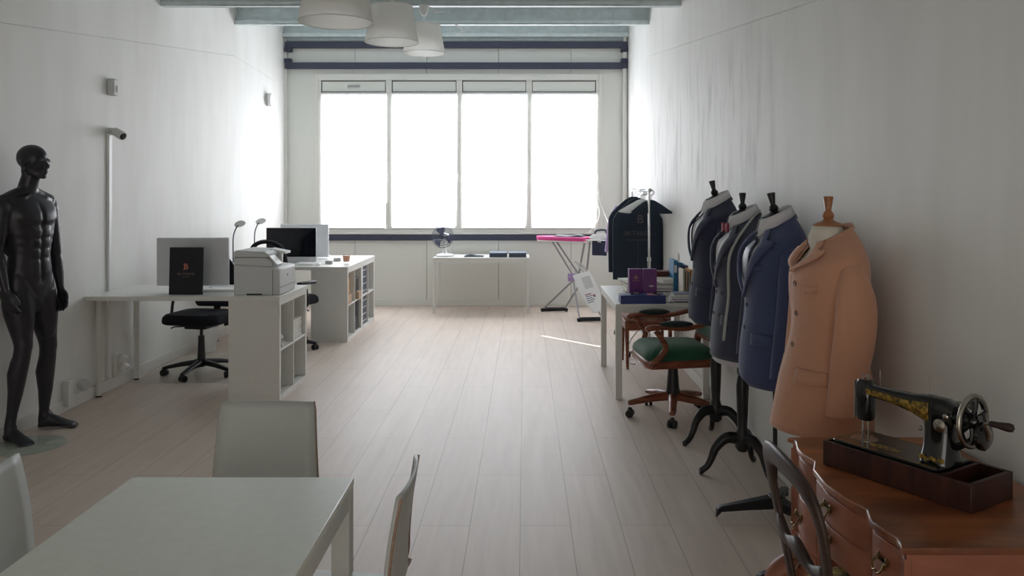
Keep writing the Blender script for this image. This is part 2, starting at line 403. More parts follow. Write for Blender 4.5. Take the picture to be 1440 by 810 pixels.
# window: outer surround and four sashes
b = MB()
b.b2(WX0+.05,WX1-.05,YB-.03,YB+.06,WZ1-.09,WZ1); b.b2(WX0+.05,WX1-.05,YB-.03,YB+.06,WZ0,WZ0+.045)
b.b2(WX0,WX0+.05,YB-.03,YB+.06,WZ0,WZ1); b.b2(WX1-.05,WX1,YB-.03,YB+.06,WZ0,WZ1)
b.b2(WX0-.02,WX1+.02,YB-.05,YB+.0,WZ0-.022,WZ0)
struct(b.obj('trim_window_surround','frame',bevel=.004))
sash = [(-2.90,-1.91),(-1.91,-.92),(-.92,.06),(.06,1.04)]
M['pane'] = mat('window_pane_glass',(220,230,235),.03,alpha=.1,var=0)
for i, (a, c) in enumerate(sash):
    w = bpy.data.objects.new('window_%d' % (i+1), None); COL.objects.link(w); w.location = ((a+c)/2, YB, WZ0); struct(w)
    hw = (c-a)/2
    b = MB(); t = .045; y0, y1 = -.02, .05
    zt = 1.97
    for x0, x1, z0, z1 in ((-hw,-hw+t,.045,zt),(hw-t,hw,.045,zt),(-hw+t,hw-t,zt-.05,zt),(-hw+t,hw-t,.045,.10),(-hw,-hw+.041,zt,2.14),(hw-.041,hw,zt,2.14)): b.b2(x0,x1,y0,y1,z0,z1)
    b.obj('window_frame','frame',w,bevel=.004)
    b = MB(); b.b2(-hw+.051,hw-.051,-.004,.04,zt+.013,zt+.154); b.obj('top_panel','panel',w,bevel=.002)
    b = MB()
    for x0,x1,z0,z1 in ((-hw+.05,hw-.05,zt+.155,zt+.165),(-hw+.05,hw-.05,zt+.002,zt+.012),(-hw+.04,-hw+.05,zt+.002,zt+.165),(hw-.05,hw-.04,zt+.002,zt+.165)): b.b2(x0,x1,-.01,.03,z0,z1)
    b.obj('gasket','dark',w)
    if i == 0:
        b = MB(); b.b2(-.09,.09,-.014,-.004,zt+.06,zt+.11); b.obj('trickle_vent','greypl',w,bevel=.003)
        b = MB(); b.b2(-.075,.075,-.018,-.014,zt+.083,zt+.088); b.obj('vent_slot','dark',w)
    b = MB(); b.b2(-hw+t,hw-t,.04,.046,.1,zt-.05)
    b.obj('pane','pane',w)
    b = MB(); b.box((hw-.012,-.03,.8),(.02,.02,.05)); b.box((hw-.012,-.045,.76),(.014,.014,.11)); b.obj('handle','whitepl',w,bevel=.003)
# ------------------------------------------------------------------ roller blinds, their cloth emits the daylight of the window
EB = emit('daylit_blind_cloth', (246,249,255), 6.4)
bl = ['leftmost','second from the left','third from the left','rightmost']
for i, (a, c) in enumerate(sash):
    t = thing('roller_blind', 'glowing white roller blind pulled down over the %s window sash' % bl[i] + (', below the vent' if i == 0 else ''), 'blind', ((a+c)/2, YB-.028, 1.09), group='white roller blinds')
    hw = .455; top = 1.88
    poly = [(-hw+.01,0),(hw-.03,0)]
    if i == 0: poly = [(-hw+.01,0),(hw-.005,0),(hw-.005,.035),(hw-.03,.035),(hw-.03,.35),(hw+.006,.36)]
    else: poly += [(hw-.012,.1),(hw-.004,.3)]
    poly += [(hw+.006,top-.05),(hw+.006,top-.01),(hw,top),(-hw+.03,top),(-hw+.015,top-.03),(-hw+.004,top-.12),(-hw+.004,.3)]
    MB().prism(poly, -.001, .001, 'y').obj('blind_cloth', EB, t)
    MB().cyl((-hw,-.01,top+.005),(hw,-.01,top+.005),.014).obj('roller_tube','whitepl',t)
    MB().b2(-hw+.01,hw-(.03 if i else .01),-.008,.004,-.012,.012).obj('hem_bar','greypl',t,bevel=.003)

# ------------------------------------------------------------------ pendant lamps
def pendant(cx, y, zb, label, group='white drum pendant lamps'):
    zt = zb+.26; zc = beamz(7.5 if y > 7 else 5.57 if y > 5 else 3.64)
    t = thing('pendant_lamp', label, 'lamp', (cx, y, zb), group=group)
    b = MB(); prof = [(.194,0),(.150,.26)]
    n = 48
    b.loft([[Vector((r*math.cos(2*PI*k/n), r*math.sin(2*PI*k/n), z)) for k in range(n)] for r, z in prof], cap=False)
    sh = b.obj('lamp_shade','shade',t)
    MB().torus((0,0,0),.194,.003,seg=48).obj('lower_rim','shade',t); MB().torus((0,0,.26),.150,.003,seg=48).obj('upper_rim','shade',t)
    b = MB()
    for k in range(3): a = k*2*PI/3+.3; b.cyl((0,0,.22),(.155*math.cos(a),.155*math.sin(a),.225),.0025,seg=6)
    b.lathe([(.02,.12),(.022,.13),(.022,.2),(.012,.23),(.004,.245)]); b.obj('lamp_holder','whitepl',t)
    MB().ell((0,0,.085),(.03,.03,.045)).obj('bulb','whitepl',t)
    MB().cyl((0,0,.24),(0,0,zc-zb-.09),.003,seg=8).obj('cord','whitepl',t)
    MB().lathe([(.006,-.1),(.02,-.095),(.036,-.07),(.043,-.03),(.045,0)],(0,0,zc-zb)).obj('ceiling_cup','whitepl',t)
    if y > 7:
        b = MB(); b.tube(spline([(.03,.02,zc-zb),(.08,.03,zc-zb-.03),(.11,.03,zc-zb-.06),(.07,.03,zc-zb-.04),(.12,.03,zc-zb-.055),(.18,.03,zc-zb-.05)]),.004,6); b.obj('loose_cable','whitepl',t)
lp = [(-.928,7.46,2.875,'small-looking white drum pendant lamp hanging farthest, nearest the window'),(-.968,5.9,2.69,'middle white drum pendant lamp hanging between the two others'),(-.99,4.25,2.49,'largest-looking white drum pendant lamp, nearest, cut by the top of the photo')]
for a in lp: pendant(*a)
z = beamz(9.42)
tag(MB().tube(spline([(-.81,9.40,z),(-.76,9.39,z-.03),(-.72,9.38,z-.07),(-.76,9.38,z-.10),(-.82,9.38,z-.09),(-.74,9.38,z-.10),(-.69,9.38,z-.08),(-.63,9.38,z-.045)]),.007,6).obj('cable_end','whitepl'), 'loose coil of white cable hanging from roof beam beyond the farthest lamp', 'cable')

# ------------------------------------------------------------------ wall mounted things, left
t = thing('wall_sensor','white rounded rectangular sensor box high on the left wall above the camera','sensor',(XL+.0,0,0))
t.location = (XL, 6.55, 2.447)
MB().box((.03,0,0),(.06,.085,.135)).obj('case','greypl',t,bevel=.014)
MB().ell((.06,.01,-.015),(.012,.016,.03)).obj('lens','whitepl',t)
t = thing('security_camera','small grey bullet camera pointing into the room on top of wall trunking','camera',(XL,6.55,2.09))
MB().lathe([(.03,0),(.03,.03),(.018,.04)],(0,0,0),(1,0,0)).obj('mount','greypl',t)
d = Vector((.8,-.35,-.42)).normalized()
MB().lathe([(.02,-.02),(.034,0),(.036,.09),(.034,.1)],(.05,0,0),d).obj('barrel','greypl',t)
MB().lathe([(.028,.1),(.024,.101)],(.05,0,0),d).obj('lens','black',t)
tag(MB().b2(XL,XL+.022,6.51,6.56,.10,2.07).obj('cable_trunking','whitepl',bevel=.003),'vertical white cable trunking on the left wall below the bullet camera','trunking')
t = thing('wall_siren','round white alarm siren high on the left wall near the window corner','siren',(XL,10.55,2.80))
MB().lathe([(.085,0),(.085,.02),(.07,.025)],(0,0,0),(1,0,0),32).obj('base','greypl',t); MB().lathe([(.07,.03),(.088,.034),(.088,.06),(.08,.072)],(0,0,0),(1,0,0),32).obj('cover','whitepl',t)
def socket(y, z, label, kind):
    t = thing('wall_socket', label, 'socket', (XL,y,z))
    MB().box((.022,0,-.01),(.044,.08,.19)).obj('socket_box','white',t,bevel=.004)
    if kind == 0:
        MB().lathe([(.03,0),(.042,.01),(.042,.045),(.034,.055)],(.044,.12,.02),(.9,-.3,.1)).obj('plug_in_device','greypl',t)
        MB().lathe([(.012,0),(.010,.004)],(.093,.105,.02),(.9,-.3,.1)).obj('lens','black',t)
    else:
        MB().box((.07,.03,.03),(.05,.05,.06),Matrix.Rotation(.5,3,'Y')).obj('plug','whitepl',t,bevel=.006)
        MB().box((.085,.03,-.035),(.045,.05,.05),Matrix.Rotation(.6,3,'Y')).obj('plug','whitepl',t,bevel=.006)
socket(5.93,.14,'low white socket box with round plug-in device on left wall beside the mannequin',0)
socket(6.62,.20,'low white socket box with two angled plugs under the trunking by the desk legs',1)

# ------------------------------------------------------------------ cube shelf units with worktops
def cube_unit(x, y, label, shelf_parts=True, group='white cube shelf units'):
    """open towards +x, .39 deep, .77 long, .77 high; origin at the near left foot"""
    t = thing('cube_shelf', label, 'shelf unit', (x,y,0), group=group)
    b = MB(); b.b2(0,.39,0,.77,0,.038); b.b2(0,.39,0,.77,.732,.77); b.b2(0,.39,0,.038,.038,.732); b.b2(0,.39,.732,.77,.038,.732)
    b.obj('carcass','white',t,bevel=.002)
    MB().b2(.002,.388,.377,.393,.038,.732).obj('divider','white',t,bevel=.001)
    MB().b2(.001,.387,.038,.732,.377,.393).obj('shelf','white',t,bevel=.001)
    MB().b2(.0,.006,.036,.734,.036,.734).obj('back_panel','white',t)
    return t
def worktop(name, x0, x1, y0, y1, legs, label, z=.77):
    t = thing(name, label, 'desk', ((x0+x1)/2,(y0+y1)/2,0))
    hx, hy = (x1-x0)/2, (y1-y0)/2
    MB().b2(-hx,hx,-hy,hy,z,z+.034).obj('desk_top','white',t,bevel=.002)
    for (px, py) in legs:
        lx, ly = px-(x0+x1)/2, py-(y0+y1)/2
        l = MB().lathe([(.028,z-.002),(.028,z-.012),(.0245,z-.014),(.0245,.36)],(lx,ly,0)).lathe([(.0205,.36),(.0205,.02),(.0215,.012)],(lx,ly,0)).obj('leg','metalw',t)
        MB().lathe([(.021,.012),(.021,0)],(lx,ly,0)).obj('foot','black',l)
    return t
cube_unit(-2.26,6.18,'white four-cube shelf unit carrying the printer end of the near desk')
cube_unit(-2.275,8.62,'nearer of two white cube shelf units under the far desk, with wooden boxes','far')
cube_unit(-2.275,9.39,'farther white cube shelf unit under the far desk, filled with dark files')
worktop('desk',-3.355,-1.865,6.17,6.955,[(-3.325,6.33),(-3.315,6.92)],'long white desk along left side holding the grey printer and black menu card')
worktop('desk',-3.355,-1.88,8.61,10.17,[(-3.31,8.70),(-3.31,10.08),(-2.6,10.08)],'deep white desk nearer the window holding back-to-back computers and orange drink')
Z1 = .804
# papers and boxes inside the shelves
for k in range(5):
    tag(MB().box((0,0,0),(.22,.30,.028)).obj('paper_ream','paper',loc=(-2.01,6.755,.408+k*.031),rotz=.02*(k%3-1),bevel=.002), 'white ream of paper in printer shelf, number %s of the stack from the bottom' % ['one','two','three','four','five'][k], 'paper', 'paper reams in the near shelf unit')
tag(MB().box((0,0,0),(.2,.22,.02)).obj('notebook','paper',loc=(-2.0,6.38,.404),rotz=.2,bevel=.002),'white notepad lying in upper near cube of the printer shelf','notepad')
tag(MB().ell((0,0,0),(.05,.04,.03)).obj('tape_roll','whitepl',loc=(-1.97,6.45,.444)),'small white lump on the notepad in the printer shelf','roll')
def crate(name, m, x, y, z, d, label, cat, extra=None, group=None):
    o = MB().box((0,0,d[2]/2),d).obj(name,m,loc=(x,y,z),bevel=.004); tag(o,label,cat,group)
    if extra: extra(o, d)
    return o
def slots(o, d):
    for k in range(4):
        MB().b2(d[0]/2-.001,d[0]/2+.004,-d[1]/2+.01,d[1]/2-.01,(k+.5)*d[2]/4-.004,(k+.5)*d[2]/4+.002).obj('label_strip','paper',o)
crate('carton','orangebox',-2.0,8.73,.50,(.2,.09,.17),'amber carton standing in the top near cube of the far desk shelf','box')
crate('carton','brownbox',-2.0,8.77,.394,(.22,.17,.10),'kraft carton lying under the amber carton','box')
crate('carton','black',-2.0,9.17,.48,(.2,.2,.15),'dark square box in the second upper cube beside amber carton','box')
crate('carton','brownbox',-1.98,9.20,.394,(.22,.14,.085),'small kraft box beneath the dark square box in the shelf','box')
def foil_pile(x, y, z, w, h, label):
    b = MB(); random.seed(int(x*100+y*10))
    for k in range(12): b.ell((random.uniform(-.08,.1),random.uniform(-w/2,w/2),random.uniform(.03,h-.02)),(random.uniform(.03,.06),random.uniform(.025,.05),random.uniform(.02,.035)),seg=8)
    for k in range(5): b.box((0,0,.01+k*h/6),(.2,w*.9,.012),Matrix.Rotation(random.uniform(-.1,.1),3,'X'))
    o = b.obj('wrapped_bundle','foil',loc=(x,y,z),smooth=0); tag(o,label,'bundle',group='shiny wrapped bundles in the far shelf'); return o
foil_pile(-2.06,8.82,.04,.28,.29,'shiny wrapped bundle in the lower near cube below the amber carton')
foil_pile(-2.04,9.10,.394,.07,.17,'small shiny bundle beside the dark square box')
foil_pile(-2.06,9.95,.394,.27,.31,'shiny wrapped bundle in top cube nearest the window')
foil_pile(-2.06,9.95,.04,.27,.31,'shiny wrapped bundle in the bottom cube nearest the window')
crate('file_box','black',-2.04,9.25,.038,(.26,.13,.32),'tall black file box in the second lower cube','file box')
crate('file_box','slate',-2.03,9.10,.038,(.24,.13,.16),'short grey file box beside the tall black one in the lower cube','file box')
crate('drawer_box','slate',-2.06,9.60,.394,(.30,.32,.32),'dark drawer insert with pale label strips in the third upper cube','drawer box',slots)
crate('drawer_box','slate',-2.06,9.60,.038,(.30,.32,.32),'dark drawer insert with pale label strips in the third lower cube','drawer box',slots)

# ------------------------------------------------------------------ computers
def computer(x, y, rz, label, w=.58, h=.37, zb=.06):
    """screen faces local -y"""
    t = thing('computer', label, 'computer', (x,y,Z1), rz)
    p = [(a, c+zb) for a, c in rrect(-w/2,w/2,0,h,.012)]
    MB().loft([[Vector((a,-.006,c)) for a, c in p],[Vector((a,.004,c)) for a, c in p],[Vector((a*.985,.014,zb+h/2+(c-zb-h/2)*.97)) for a, c in p]]).obj('casing','alu',t)
    MB().b2(-w/2+.004,w/2-.004,-.009,-.005,zb+.06,zb+h-.004).obj('screen','screen',t)
    MB().b2(-w/2+.002,w/2-.002,-.0085,-.005,zb+.002,zb+.058).obj('chin','alu',t)
    q = [(.014,zb+.16),(.05,.06),(.085,.012),(.09,.0),(-.08,.0),(-.08,.006),(.075,.008),(.04,.055),(.008,zb+.14)]
    MB().prism(q,-.085,.085,'x').obj('stand','alu',t,bevel=.001)
    return t
computer(-2.66,6.50,PI+.02,'large all-in-one computer seen from its pale metal back beside the printer',w=.575,h=.385,zb=.045)
computer(-2.62,9.10,.0,'all-in-one computer with dark screen facing the camera on the far desk',w=.56,h=.385,zb=.01)
computer(-2.655,9.78,PI,'all-in-one computer seen from behind the dark screen, backing onto it',w=.58,h=.40,zb=.01)
def keyboard(x, y, rz, label):
    t = thing('keyboard', label, 'keyboard', (x,y,Z1), rz, group='white computer keyboards')
    MB().prism(rrect(-.21,.21,-.057,.057,.01),0,.008,'z').obj('base','alu',t)
    b = MB()
    for r in range(5):
        for k in range(14): b.b2(-.2+k*.0287,-.2+k*.0287+.025,-.05+r*.02,-.05+r*.02+.017,.008,.012)
    b.obj('keys','whitepl',t)
for a in ((-2.42,6.80,0,'white keyboard behind the metal-backed computer next to the printer'),(-2.5,8.84,0,'white keyboard in front of the dark screen'),(-2.62,10.05,0,'white keyboard on the window side of the far desk')): keyboard(*a)
def mouse(x, y, label): tag(MB().ell((0,0,.0),(.03,.055,.03)).obj('computer_mouse','whitepl',loc=(x,y,Z1+.0)),label,'mouse')
mouse(-2.24,8.80,'white mouse beside the keyboard under the dark screen')
tag(MB().prism(rrect(-.14,.14,-.105,.105,.01),0,.018,'z').obj('laptop','whitepl',loc=(-2.42,6.56,Z1),bevel=.002),'flat closed white laptop lying below the metal-backed computer','laptop')
tag(MB().box((0,0,.001),(.21,.297,.002)).obj('paper_sheet','paper',loc=(-2.72,6.66,Z1),rotz=.4),'sheet of paper on the near desk behind the menu card','paper')
tag(MB().box((0,0,.001),(.21,.297,.002)).obj('paper_sheet','paper',loc=(-2.33,8.9,Z1),rotz=1.3),'sheet of paper on the far desk between keyboard and white boxes','paper')
t = tag(MB().box((0,0,.02),(.075,.07,.04)).obj('small_box','greypl',loc=(-2.165,8.97,Z1),bevel=.006),'small pale grey box nearer the orange drink glass','box')
t = tag(MB().box((0,0,.02),(.08,.06,.04)).obj('small_box','greypl',loc=(-2.16,9.33,Z1),rotz=.5,bevel=.01),'small pale grey rounded box behind the nearer one on far desk','box')
t = thing('drinking_glass','small glass of orange drink on the far desk corner','glass',(-1.985,9.02,Z1))
b = MB(); n=20
b.loft([[Vector((r*math.cos(2*PI*k/n),r*math.sin(2*PI*k/n),z)) for k in range(n)] for r,z in [(.034,0),(.044,.1),(.041,.1),(.032,.022),(.001,.022)]],cap=False); M['tumbler']=mat('tumbler_glass',(235,240,238),.03,alpha=.25,var=0); b.obj('tumbler','tumbler',t)
MB().lathe([(.033,.024),(.0405,.088)]).obj('drink','orange',t)

# menu card
t = thing('menu_card','tall black presentation card with copper logo standing on near desk','card',(-2.63,6.30,Z1),-.0)
R = Matrix.Rotation(-.05,3,'X')
MB().box((0,0,.183),(.262,.012,.366),R).obj('board','menu',t,bevel=.002)
MB().box((0,.05,.12),(.06,.006,.26),Matrix.Rotation(.28,3,'X')).obj('easel_strut','menu',t)
text('logo','B',.062,'copper',t,(0,-.0085,.215),(PI/2-.05,0,0),bold=.0015)
b = MB(); 
for z in (.194,.236): b.box((-.014,-.009,z),(.018,.001,.003))
b.obj('logo_serifs','copper',t)
text('lettering','BE-TAILOR',.022,'grey_print',t,(0,-.0082,.160),(PI/2-.05,0,0),sx=1.25)
MB().box((0,-.0088,.138),(.06,.001,.0025)).obj('small_print_line','grey_print',t)

# printer
t = thing('printer','large light grey office printer on the near desk end','printer',(-2.245,6.25,Z1))
b = MB(); b.prism([(0,0),(.355,0),(.355,.195),(.345,.205),(.30,.215),(.0,.235)],0,.42,'y'); b.obj('body','printer',t,bevel=.008)
b = MB(); b.prism([(0,.237),(.30,.217),(.30,.25),(.26,.2885),(0,.2885)],0,.15,'y'); b.b2(0,.10,.15,.42,.235,.262); b.b2(0,.26,.15,.42,.262,.2885); b.obj('upper_body','printer',t,bevel=.004)
sc = MB().prism([(.0,.29),(.265,.288),(.265,.315),(.235,.335),(.02,.345),(0,.335)],0,.41,'y').obj('scanner_lid','printer',t,bevel=.008)
MB().b2(.001,.262,.001,.409,.2885,.2905).obj('seam','dark',t)
MB().prism([(.262,.296),(.272,.304),(.335,.236),(.326,.228)],.01,.15,'y').obj('control_panel','whitepl',t,bevel=.003)
MB().prism([(.27,.300),(.273,.302),(.326,.245),(.323,.243)],.03,.13,'y').obj('display','slate',t)
b = MB(); b.prism([(.20,.345),(.33,.318),(.33,.30),(.20,.33)],.24,.38,'y'); b.prism([(.26,.21),(.29,.21),(.29,.31),(.26,.315)],.27,.31,'y'); b.obj('document_tray','whitepl',t,bevel=.003)
MB().b2(.353,.3565,.0,.42,.058,.061).obj('tray_seam','dark',t)
MB().b2(.30,.303,-.0015,.0,.0,.20).obj('side_seam','dark',t); MB().b2(.10,.22,-.001,.01,.0,.012).obj('grip','dark',t)
MB().lathe([(.014,0),(.014,.002)],(.355,.21,.14),(1,0,0)).obj('badge','alu',t)
MB().b2(.357,.359,.203,.207,.130,.150).obj('badge_mark','dark',t)

# gooseneck lamps
def neck_lamp(x, y, dx, top, label):
    t = thing('desk_lamp', label, 'lamp', (x,y,Z1), group='gooseneck lamps on the far desk')
    MB().lathe([(.06,0),(.06,.012),(.012,.02)]).obj('base','whitepl',t)
    MB().tube(spline([(0,0,.01),(0,0,.12),(0,0,.27),(.01,0,.34),(.035,0,.40),(.055,0,.425)]),.007,8).obj('neck','slate',t)
    a = Vector((.40,-.42,-.8)).normalized()
    MB().lathe([(.02,-.012),(.058,-.006),(.060,.006),(.0,.008)],(.075,0,.445),a,24).obj('lamp_head','greypl',t)
neck_lamp(-3.22,8.95,0,.4,'nearer gooseneck lamp with round disc head, left of the pair')
neck_lamp(-3.25,9.75,0,.4,'farther gooseneck lamp with round disc head, right of the pair')

# bin, floor mat
t = thing('waste_bin','small white round bin on the floor under the near desk against the left wall','bin',(-3.19,8.15,0))
b = MB(); n=28
b.loft([[Vector((r*math.cos(2*PI*k/n),r*math.sin(2*PI*k/n),z)) for k in range(n)] for r,z in [(.0,.0),(.085,0),(.105,.24),(.11,.245),(.1,.245),(.08,.01),(.0,.01)]],cap=False); b.obj('bucket','whitepl',t)
tag(MB().prism(rrect(-3.3,-2.32,6.78,8.0,.06),0.0005,.004,'z').obj('floor_mat','matglass'),'clear vinyl mat on the floor under the black swivel chair','mat')

# ------------------------------------------------------------------ swivel chairs
def star_base(t, m, r, hub_z, n=5, a0=0, w=.04, h=.03, cm='black', colm='black'):
    MB().lathe([(.034,hub_z-.03),(.038,hub_z-.02),(.034,hub_z+.05),(.026,.3),(.026,.34)]).obj('hub',colm,t)
    MB().cyl((0,0,.3),(0,0,.42),.014).obj('gas_column',colm,t)
    for k in range(n):
        a = a0+2*PI*k/n; d = Vector((math.cos(a),math.sin(a),0))
        rings = []
        for u, ww, hh, z in ((.02,w*1.25,h*1.35,hub_z+.01),(r*.5,w,h*1.1,hub_z+.005-.01),(r*.93,w*.85,h*.8,hub_z-.03),(r,w*.7,h*.6,hub_z-.033)):
            c = d*u+Vector((0,0,z)); s = Vector((-d.y,d.x,0))
            rings.append([c+s*ww/2*math.cos(q)*1.1+Vector((0,0,hh/2*math.sin(q)*1.1)) for q in [2*PI*j/12 for j in range(12)]])
        l = MB().loft(rings).obj('leg',m,t)
        c = d*(r-.015); s = Vector((-d.y,d.x,0)); s = (s+d*.5).normalized()
        MB().cyl(c+Vector((0,0,.028))-s*.026,c+Vector((0,0,.028))-s*.006,.028).cyl(c+Vector((0,0,.028))+s*.006,c+Vector((0,0,.028))+s*.026,.028).lathe([(.008,.03),(.02,.045),(.012,.07)],c).obj('caster',cm,l)
def seat_pad(w, d, z, th, r=.09):
    p = rrect(-w/2,w/2,-d/2,d/2,r,6)
    return [[Vector((x*s,y*s,z+h)) for x, y in p] for s, h in ((.93,0),(.99,.012),(1,.03),(.98,th*.7),(.9,th*.95),(.6,th))]
def task_chair(x, y, rz, label, high=False):
    """front is local +y"""
    t = thing('office_chair', label, 'office chair', (x,y,0), rz, group=None)
    star_base(t,'black',.32,.10,5,a0=.35,w=.05,h=.035)
    MB().loft(seat_pad(.53,.49,.46,.09)).obj('seat','mesh',t)
    MB().box((0,-.02,.435),(.2,.26,.05)).obj('mechanism','black',t,bevel=.01)
    MB().tube([(.13,.02,.42),(.24,.03,.415),(.27,.03,.40)],.006,8).obj('lever','black',t)
    if not high:
        n = 9; rows = []
        for j in range(8):
            z = lerp(.56,1.02,j/7); row = []
            w = .21-.03*abs(j/7-.45)
            if j == 7: w *= .75
            if j == 0: w *= .85
            for i in range(n):
                u = -1+2*i/(n-1); row.append(Vector((u*w, -.23-.03*(1-u*u)-.03*math.sin(j/7*PI)+.02, z)))
            rows.append(row)
        MB().grid(rows).obj('backrest','mesh',t,solid=.035,sub=2)
    else:
        pts = [(-.16,-.25,.58),(-.215,-.26,.72),(-.225,-.26,.92),(-.17,-.27,1.06),(0,-.28,1.11),(.17,-.27,1.06),(.225,-.26,.92),(.215,-.26,.72),(.16,-.25,.58)]
        MB().tube(spline(pts,5),.03,10,flat=.7).obj('back_frame','mesh',t)
        n = 9; rows = []
        for j in range(7):
            z = lerp(.55,1.0,j/6); rows.append([Vector((u*.2, -.25-.03*(1-u*u), z)) for u in [-1+2*i/(n-1) for i in range(n)]])
        MB().grid(rows).obj('backrest',mat('sheer_mesh',(40,42,52),.9,alpha=.8),t,solid=.01,sub=1)
    MB().beam((0,-.2,.42),(0,-.30,.62),.06,.02).obj('back_support','black',t,bevel=.004)
    for s in (-1,1):
        a = MB().tube(spline([(s*.22,0,.44),(s*.28,0,.47),(s*.29,-.02,.58),(s*.28,-.03,.67)]),.013,8).obj('armrest','black',t)
        MB().box((s*.28,-.01,.69),(.06,.24,.03)).obj('arm_pad','black',a,bevel=.012)
task_chair(-2.84,7.12,PI-.15,'black swivel office chair under the near desk, facing the camera')
task_chair(-2.43,8.25,-.45,'black high-backed office chair pushed to the dark screen, seen from behind',True)

# ------------------------------------------------------------------ white tables
def leg_table(name, x0, x1, y0, y1, h, lw, label, top='tabletop', apron=.05, tt=.018):
    t = thing(name, label, 'table', ((x0+x1)/2,(y0+y1)/2,0)); hx, hy = (x1-x0)/2, (y1-y0)/2
    MB().b2(-hx,hx,-hy,hy,h-tt,h).obj('table_top',top,t,bevel=.002)
    b = MB(); g = .004
    for s in (-1,1):
        b.b2(-hx+lw,hx-lw,s*(hy-g)-(.02 if s>0 else 0),s*(hy-g)+(.02 if s<0 else 0),h-tt-apron,h-tt)
        b.b2(s*(hx-g)-(.02 if s>0 else 0),s*(hx-g)+(.02 if s<0 else 0),-hy+lw,hy-lw,h-tt-apron,h-tt)
    b.obj('apron','metalw',t,bevel=.001)
    for sx in (-1,1):
        for sy in (-1,1):
            cx, cy = sx*(hx-lw/2-.001), sy*(hy-lw/2-.001)
            MB().b2(cx-lw/2,cx+lw/2,cy-lw/2,cy+lw/2,0,h-tt).obj('leg','metalw',t,bevel=.003)
    return t
leg_table('dining_table',-1.185,-.515,1.25,2.445,.74,.055,'white rectangular table in the left foreground between three white chairs',apron=.06,tt=.02)
leg_table('side_table',-1.215,.06,10.67,11.27,.735,.035,'narrow white table below the window carrying the desk fan',top='white')
leg_table('book_table',.70,1.425,6.25,7.49,.735,.05,'white table on the right covered in books and purple boxes',top='white',apron=.05)

# foreground chairs: bent plywood shell, black tube legs
def shell_chair(x, y, rz, label):
    """front is local +y, backrest at local -y"""
    t = thing('plywood_chair', label, 'chair', (x,y,0), rz, group='white plywood chairs around the foreground table')
    prof = spline([(0,.21,.435),(0,.17,.45),(0,.0,.44),(0,-.12,.435),(0,-.175,.46),(0,-.20,.52),(0,-.205,.60),(0,-.215,.70),(0,-.235,.82)],4)
    rows = []
    for k, p in enumerate(prof):
        w = lerp(.196,.176,max(0,min(1,(p.z-.5)/.3)))
        w = w if k < len(prof)-1 else w*.965
        if k == 0: w *= .93
        rows.append([Vector((u*w, p.y-(.018*(u*u)*-1 if p.z>.5 else 0)-.0, p.z+(.0 if p.z>.5 else .012*u*u))) for u in [-1+i/4 for i in range(9)]])
    sh = MB().grid(rows).obj('seat_shell','shell',t,solid=.011)
    # exposed plywood edge on the backrest rim
    for e in (0,8): MB().tube([r[e]+Vector((0,-.003,0)) for r in rows[10:]],.0036,6).obj('plywood_edge','wood',t)
    for sx in (-1,1):
        MB().tube(spline([(sx*.10,.10,.425),(sx*.15,.15,.415),(sx*.175,.175,.36),(sx*.20,.20,0)],4),.010,8).obj('leg','black',t)
        MB().tube(spline([(sx*.10,-.08,.425),(sx*.14,-.12,.41),(sx*.165,-.15,.36),(sx*.20,-.20,0)],4),.010,8).obj('leg','black',t)
    return t
c = shell_chair(-.955,2.80,PI,'white plywood chair at the far end of the foreground table, facing the camera')
dup(c,(-.535,2.235,0),PI/2,'white plywood chair seen edge-on at the right side of the foreground table')
dup(c,(-1.27,2.30,0),-PI/2+.22,'white plywood chair at the left photo edge beside the foreground table')
# ------------------------------------------------------------------ things on the side table below the window
t = thing('desk_fan','small round desk fan with smoky blue cage on the side table','fan',(-1.08,10.95,.735))
MB().lathe([(.12,0),(.125,.012),(.1,.028),(.04,.04),(.028,.06)],seg=32).obj('base','whitepl',t); MB().lathe([(.118,-.0005),(.127,.004),(.122,.008)],seg=32).obj('base_ring','slate',t)
MB().lathe([(.026,.05),(.022,.18),(.026,.21)]).obj('stem','whitepl',t)
MB().lathe([(.03,-.09),(.055,-.06),(.058,.0),(.05,.03)],(0,0,.255),(-.3,-1,.1)).obj('motor_housing','whitepl',t)
ax = Vector((-.3,-1,.1)).normalized(); c0 = Vector((0,0,.255))+ax*.08
b = MB()
for R, o in ((.15,0),(.145,.03),(.145,-.03),(.12,.045),(.09,.052),(.05,.055),(.11,-.045)): b.torus(c0+ax*o,R,.002,ax,36,ts=5)
u = ax.orthogonal().normalized(); w = ax.cross(u)
for k in range(28):
    a = 2*PI*k/28; d = u*math.cos(a)+w*math.sin(a)
    b.tube([c0+ax*.056+d*.035,c0+ax*.05+d*.09,c0+ax*.03+d*.145,c0+d*.15,c0-ax*.03+d*.145,c0-ax*.05+d*.05],.0014,4)
b.lathe([(.035,.052),(.035,.058)],c0,ax)
b.obj('cage','slate',t)
for k in range(3):
    rows = []
    for i in range(6):
        rr = lerp(.025,.132,i/5); row = []
        for j in range(6):
            a = 2*PI*k/3+lerp(-.45,.55,j/5)*(.8+.3*i/5)
            row.append(c0+ax*(.018*(j/5-.5)*2)+(u*math.cos(a)+w*math.sin(a))*rr)
        rows.append(row)
    MB().grid(rows).obj('blade','fanblue',t,solid=.002)
MB().lathe([(.028,-.02),(.028,.02),(.012,.03)],c0,ax).obj('blade_hub','slate',t)
MB().tube([(-.0,.0,.13),(.06,.04,.08),(.09,.06,.012),(.12,.09,.008)],.003,6).obj('power_cord','whitepl',t)
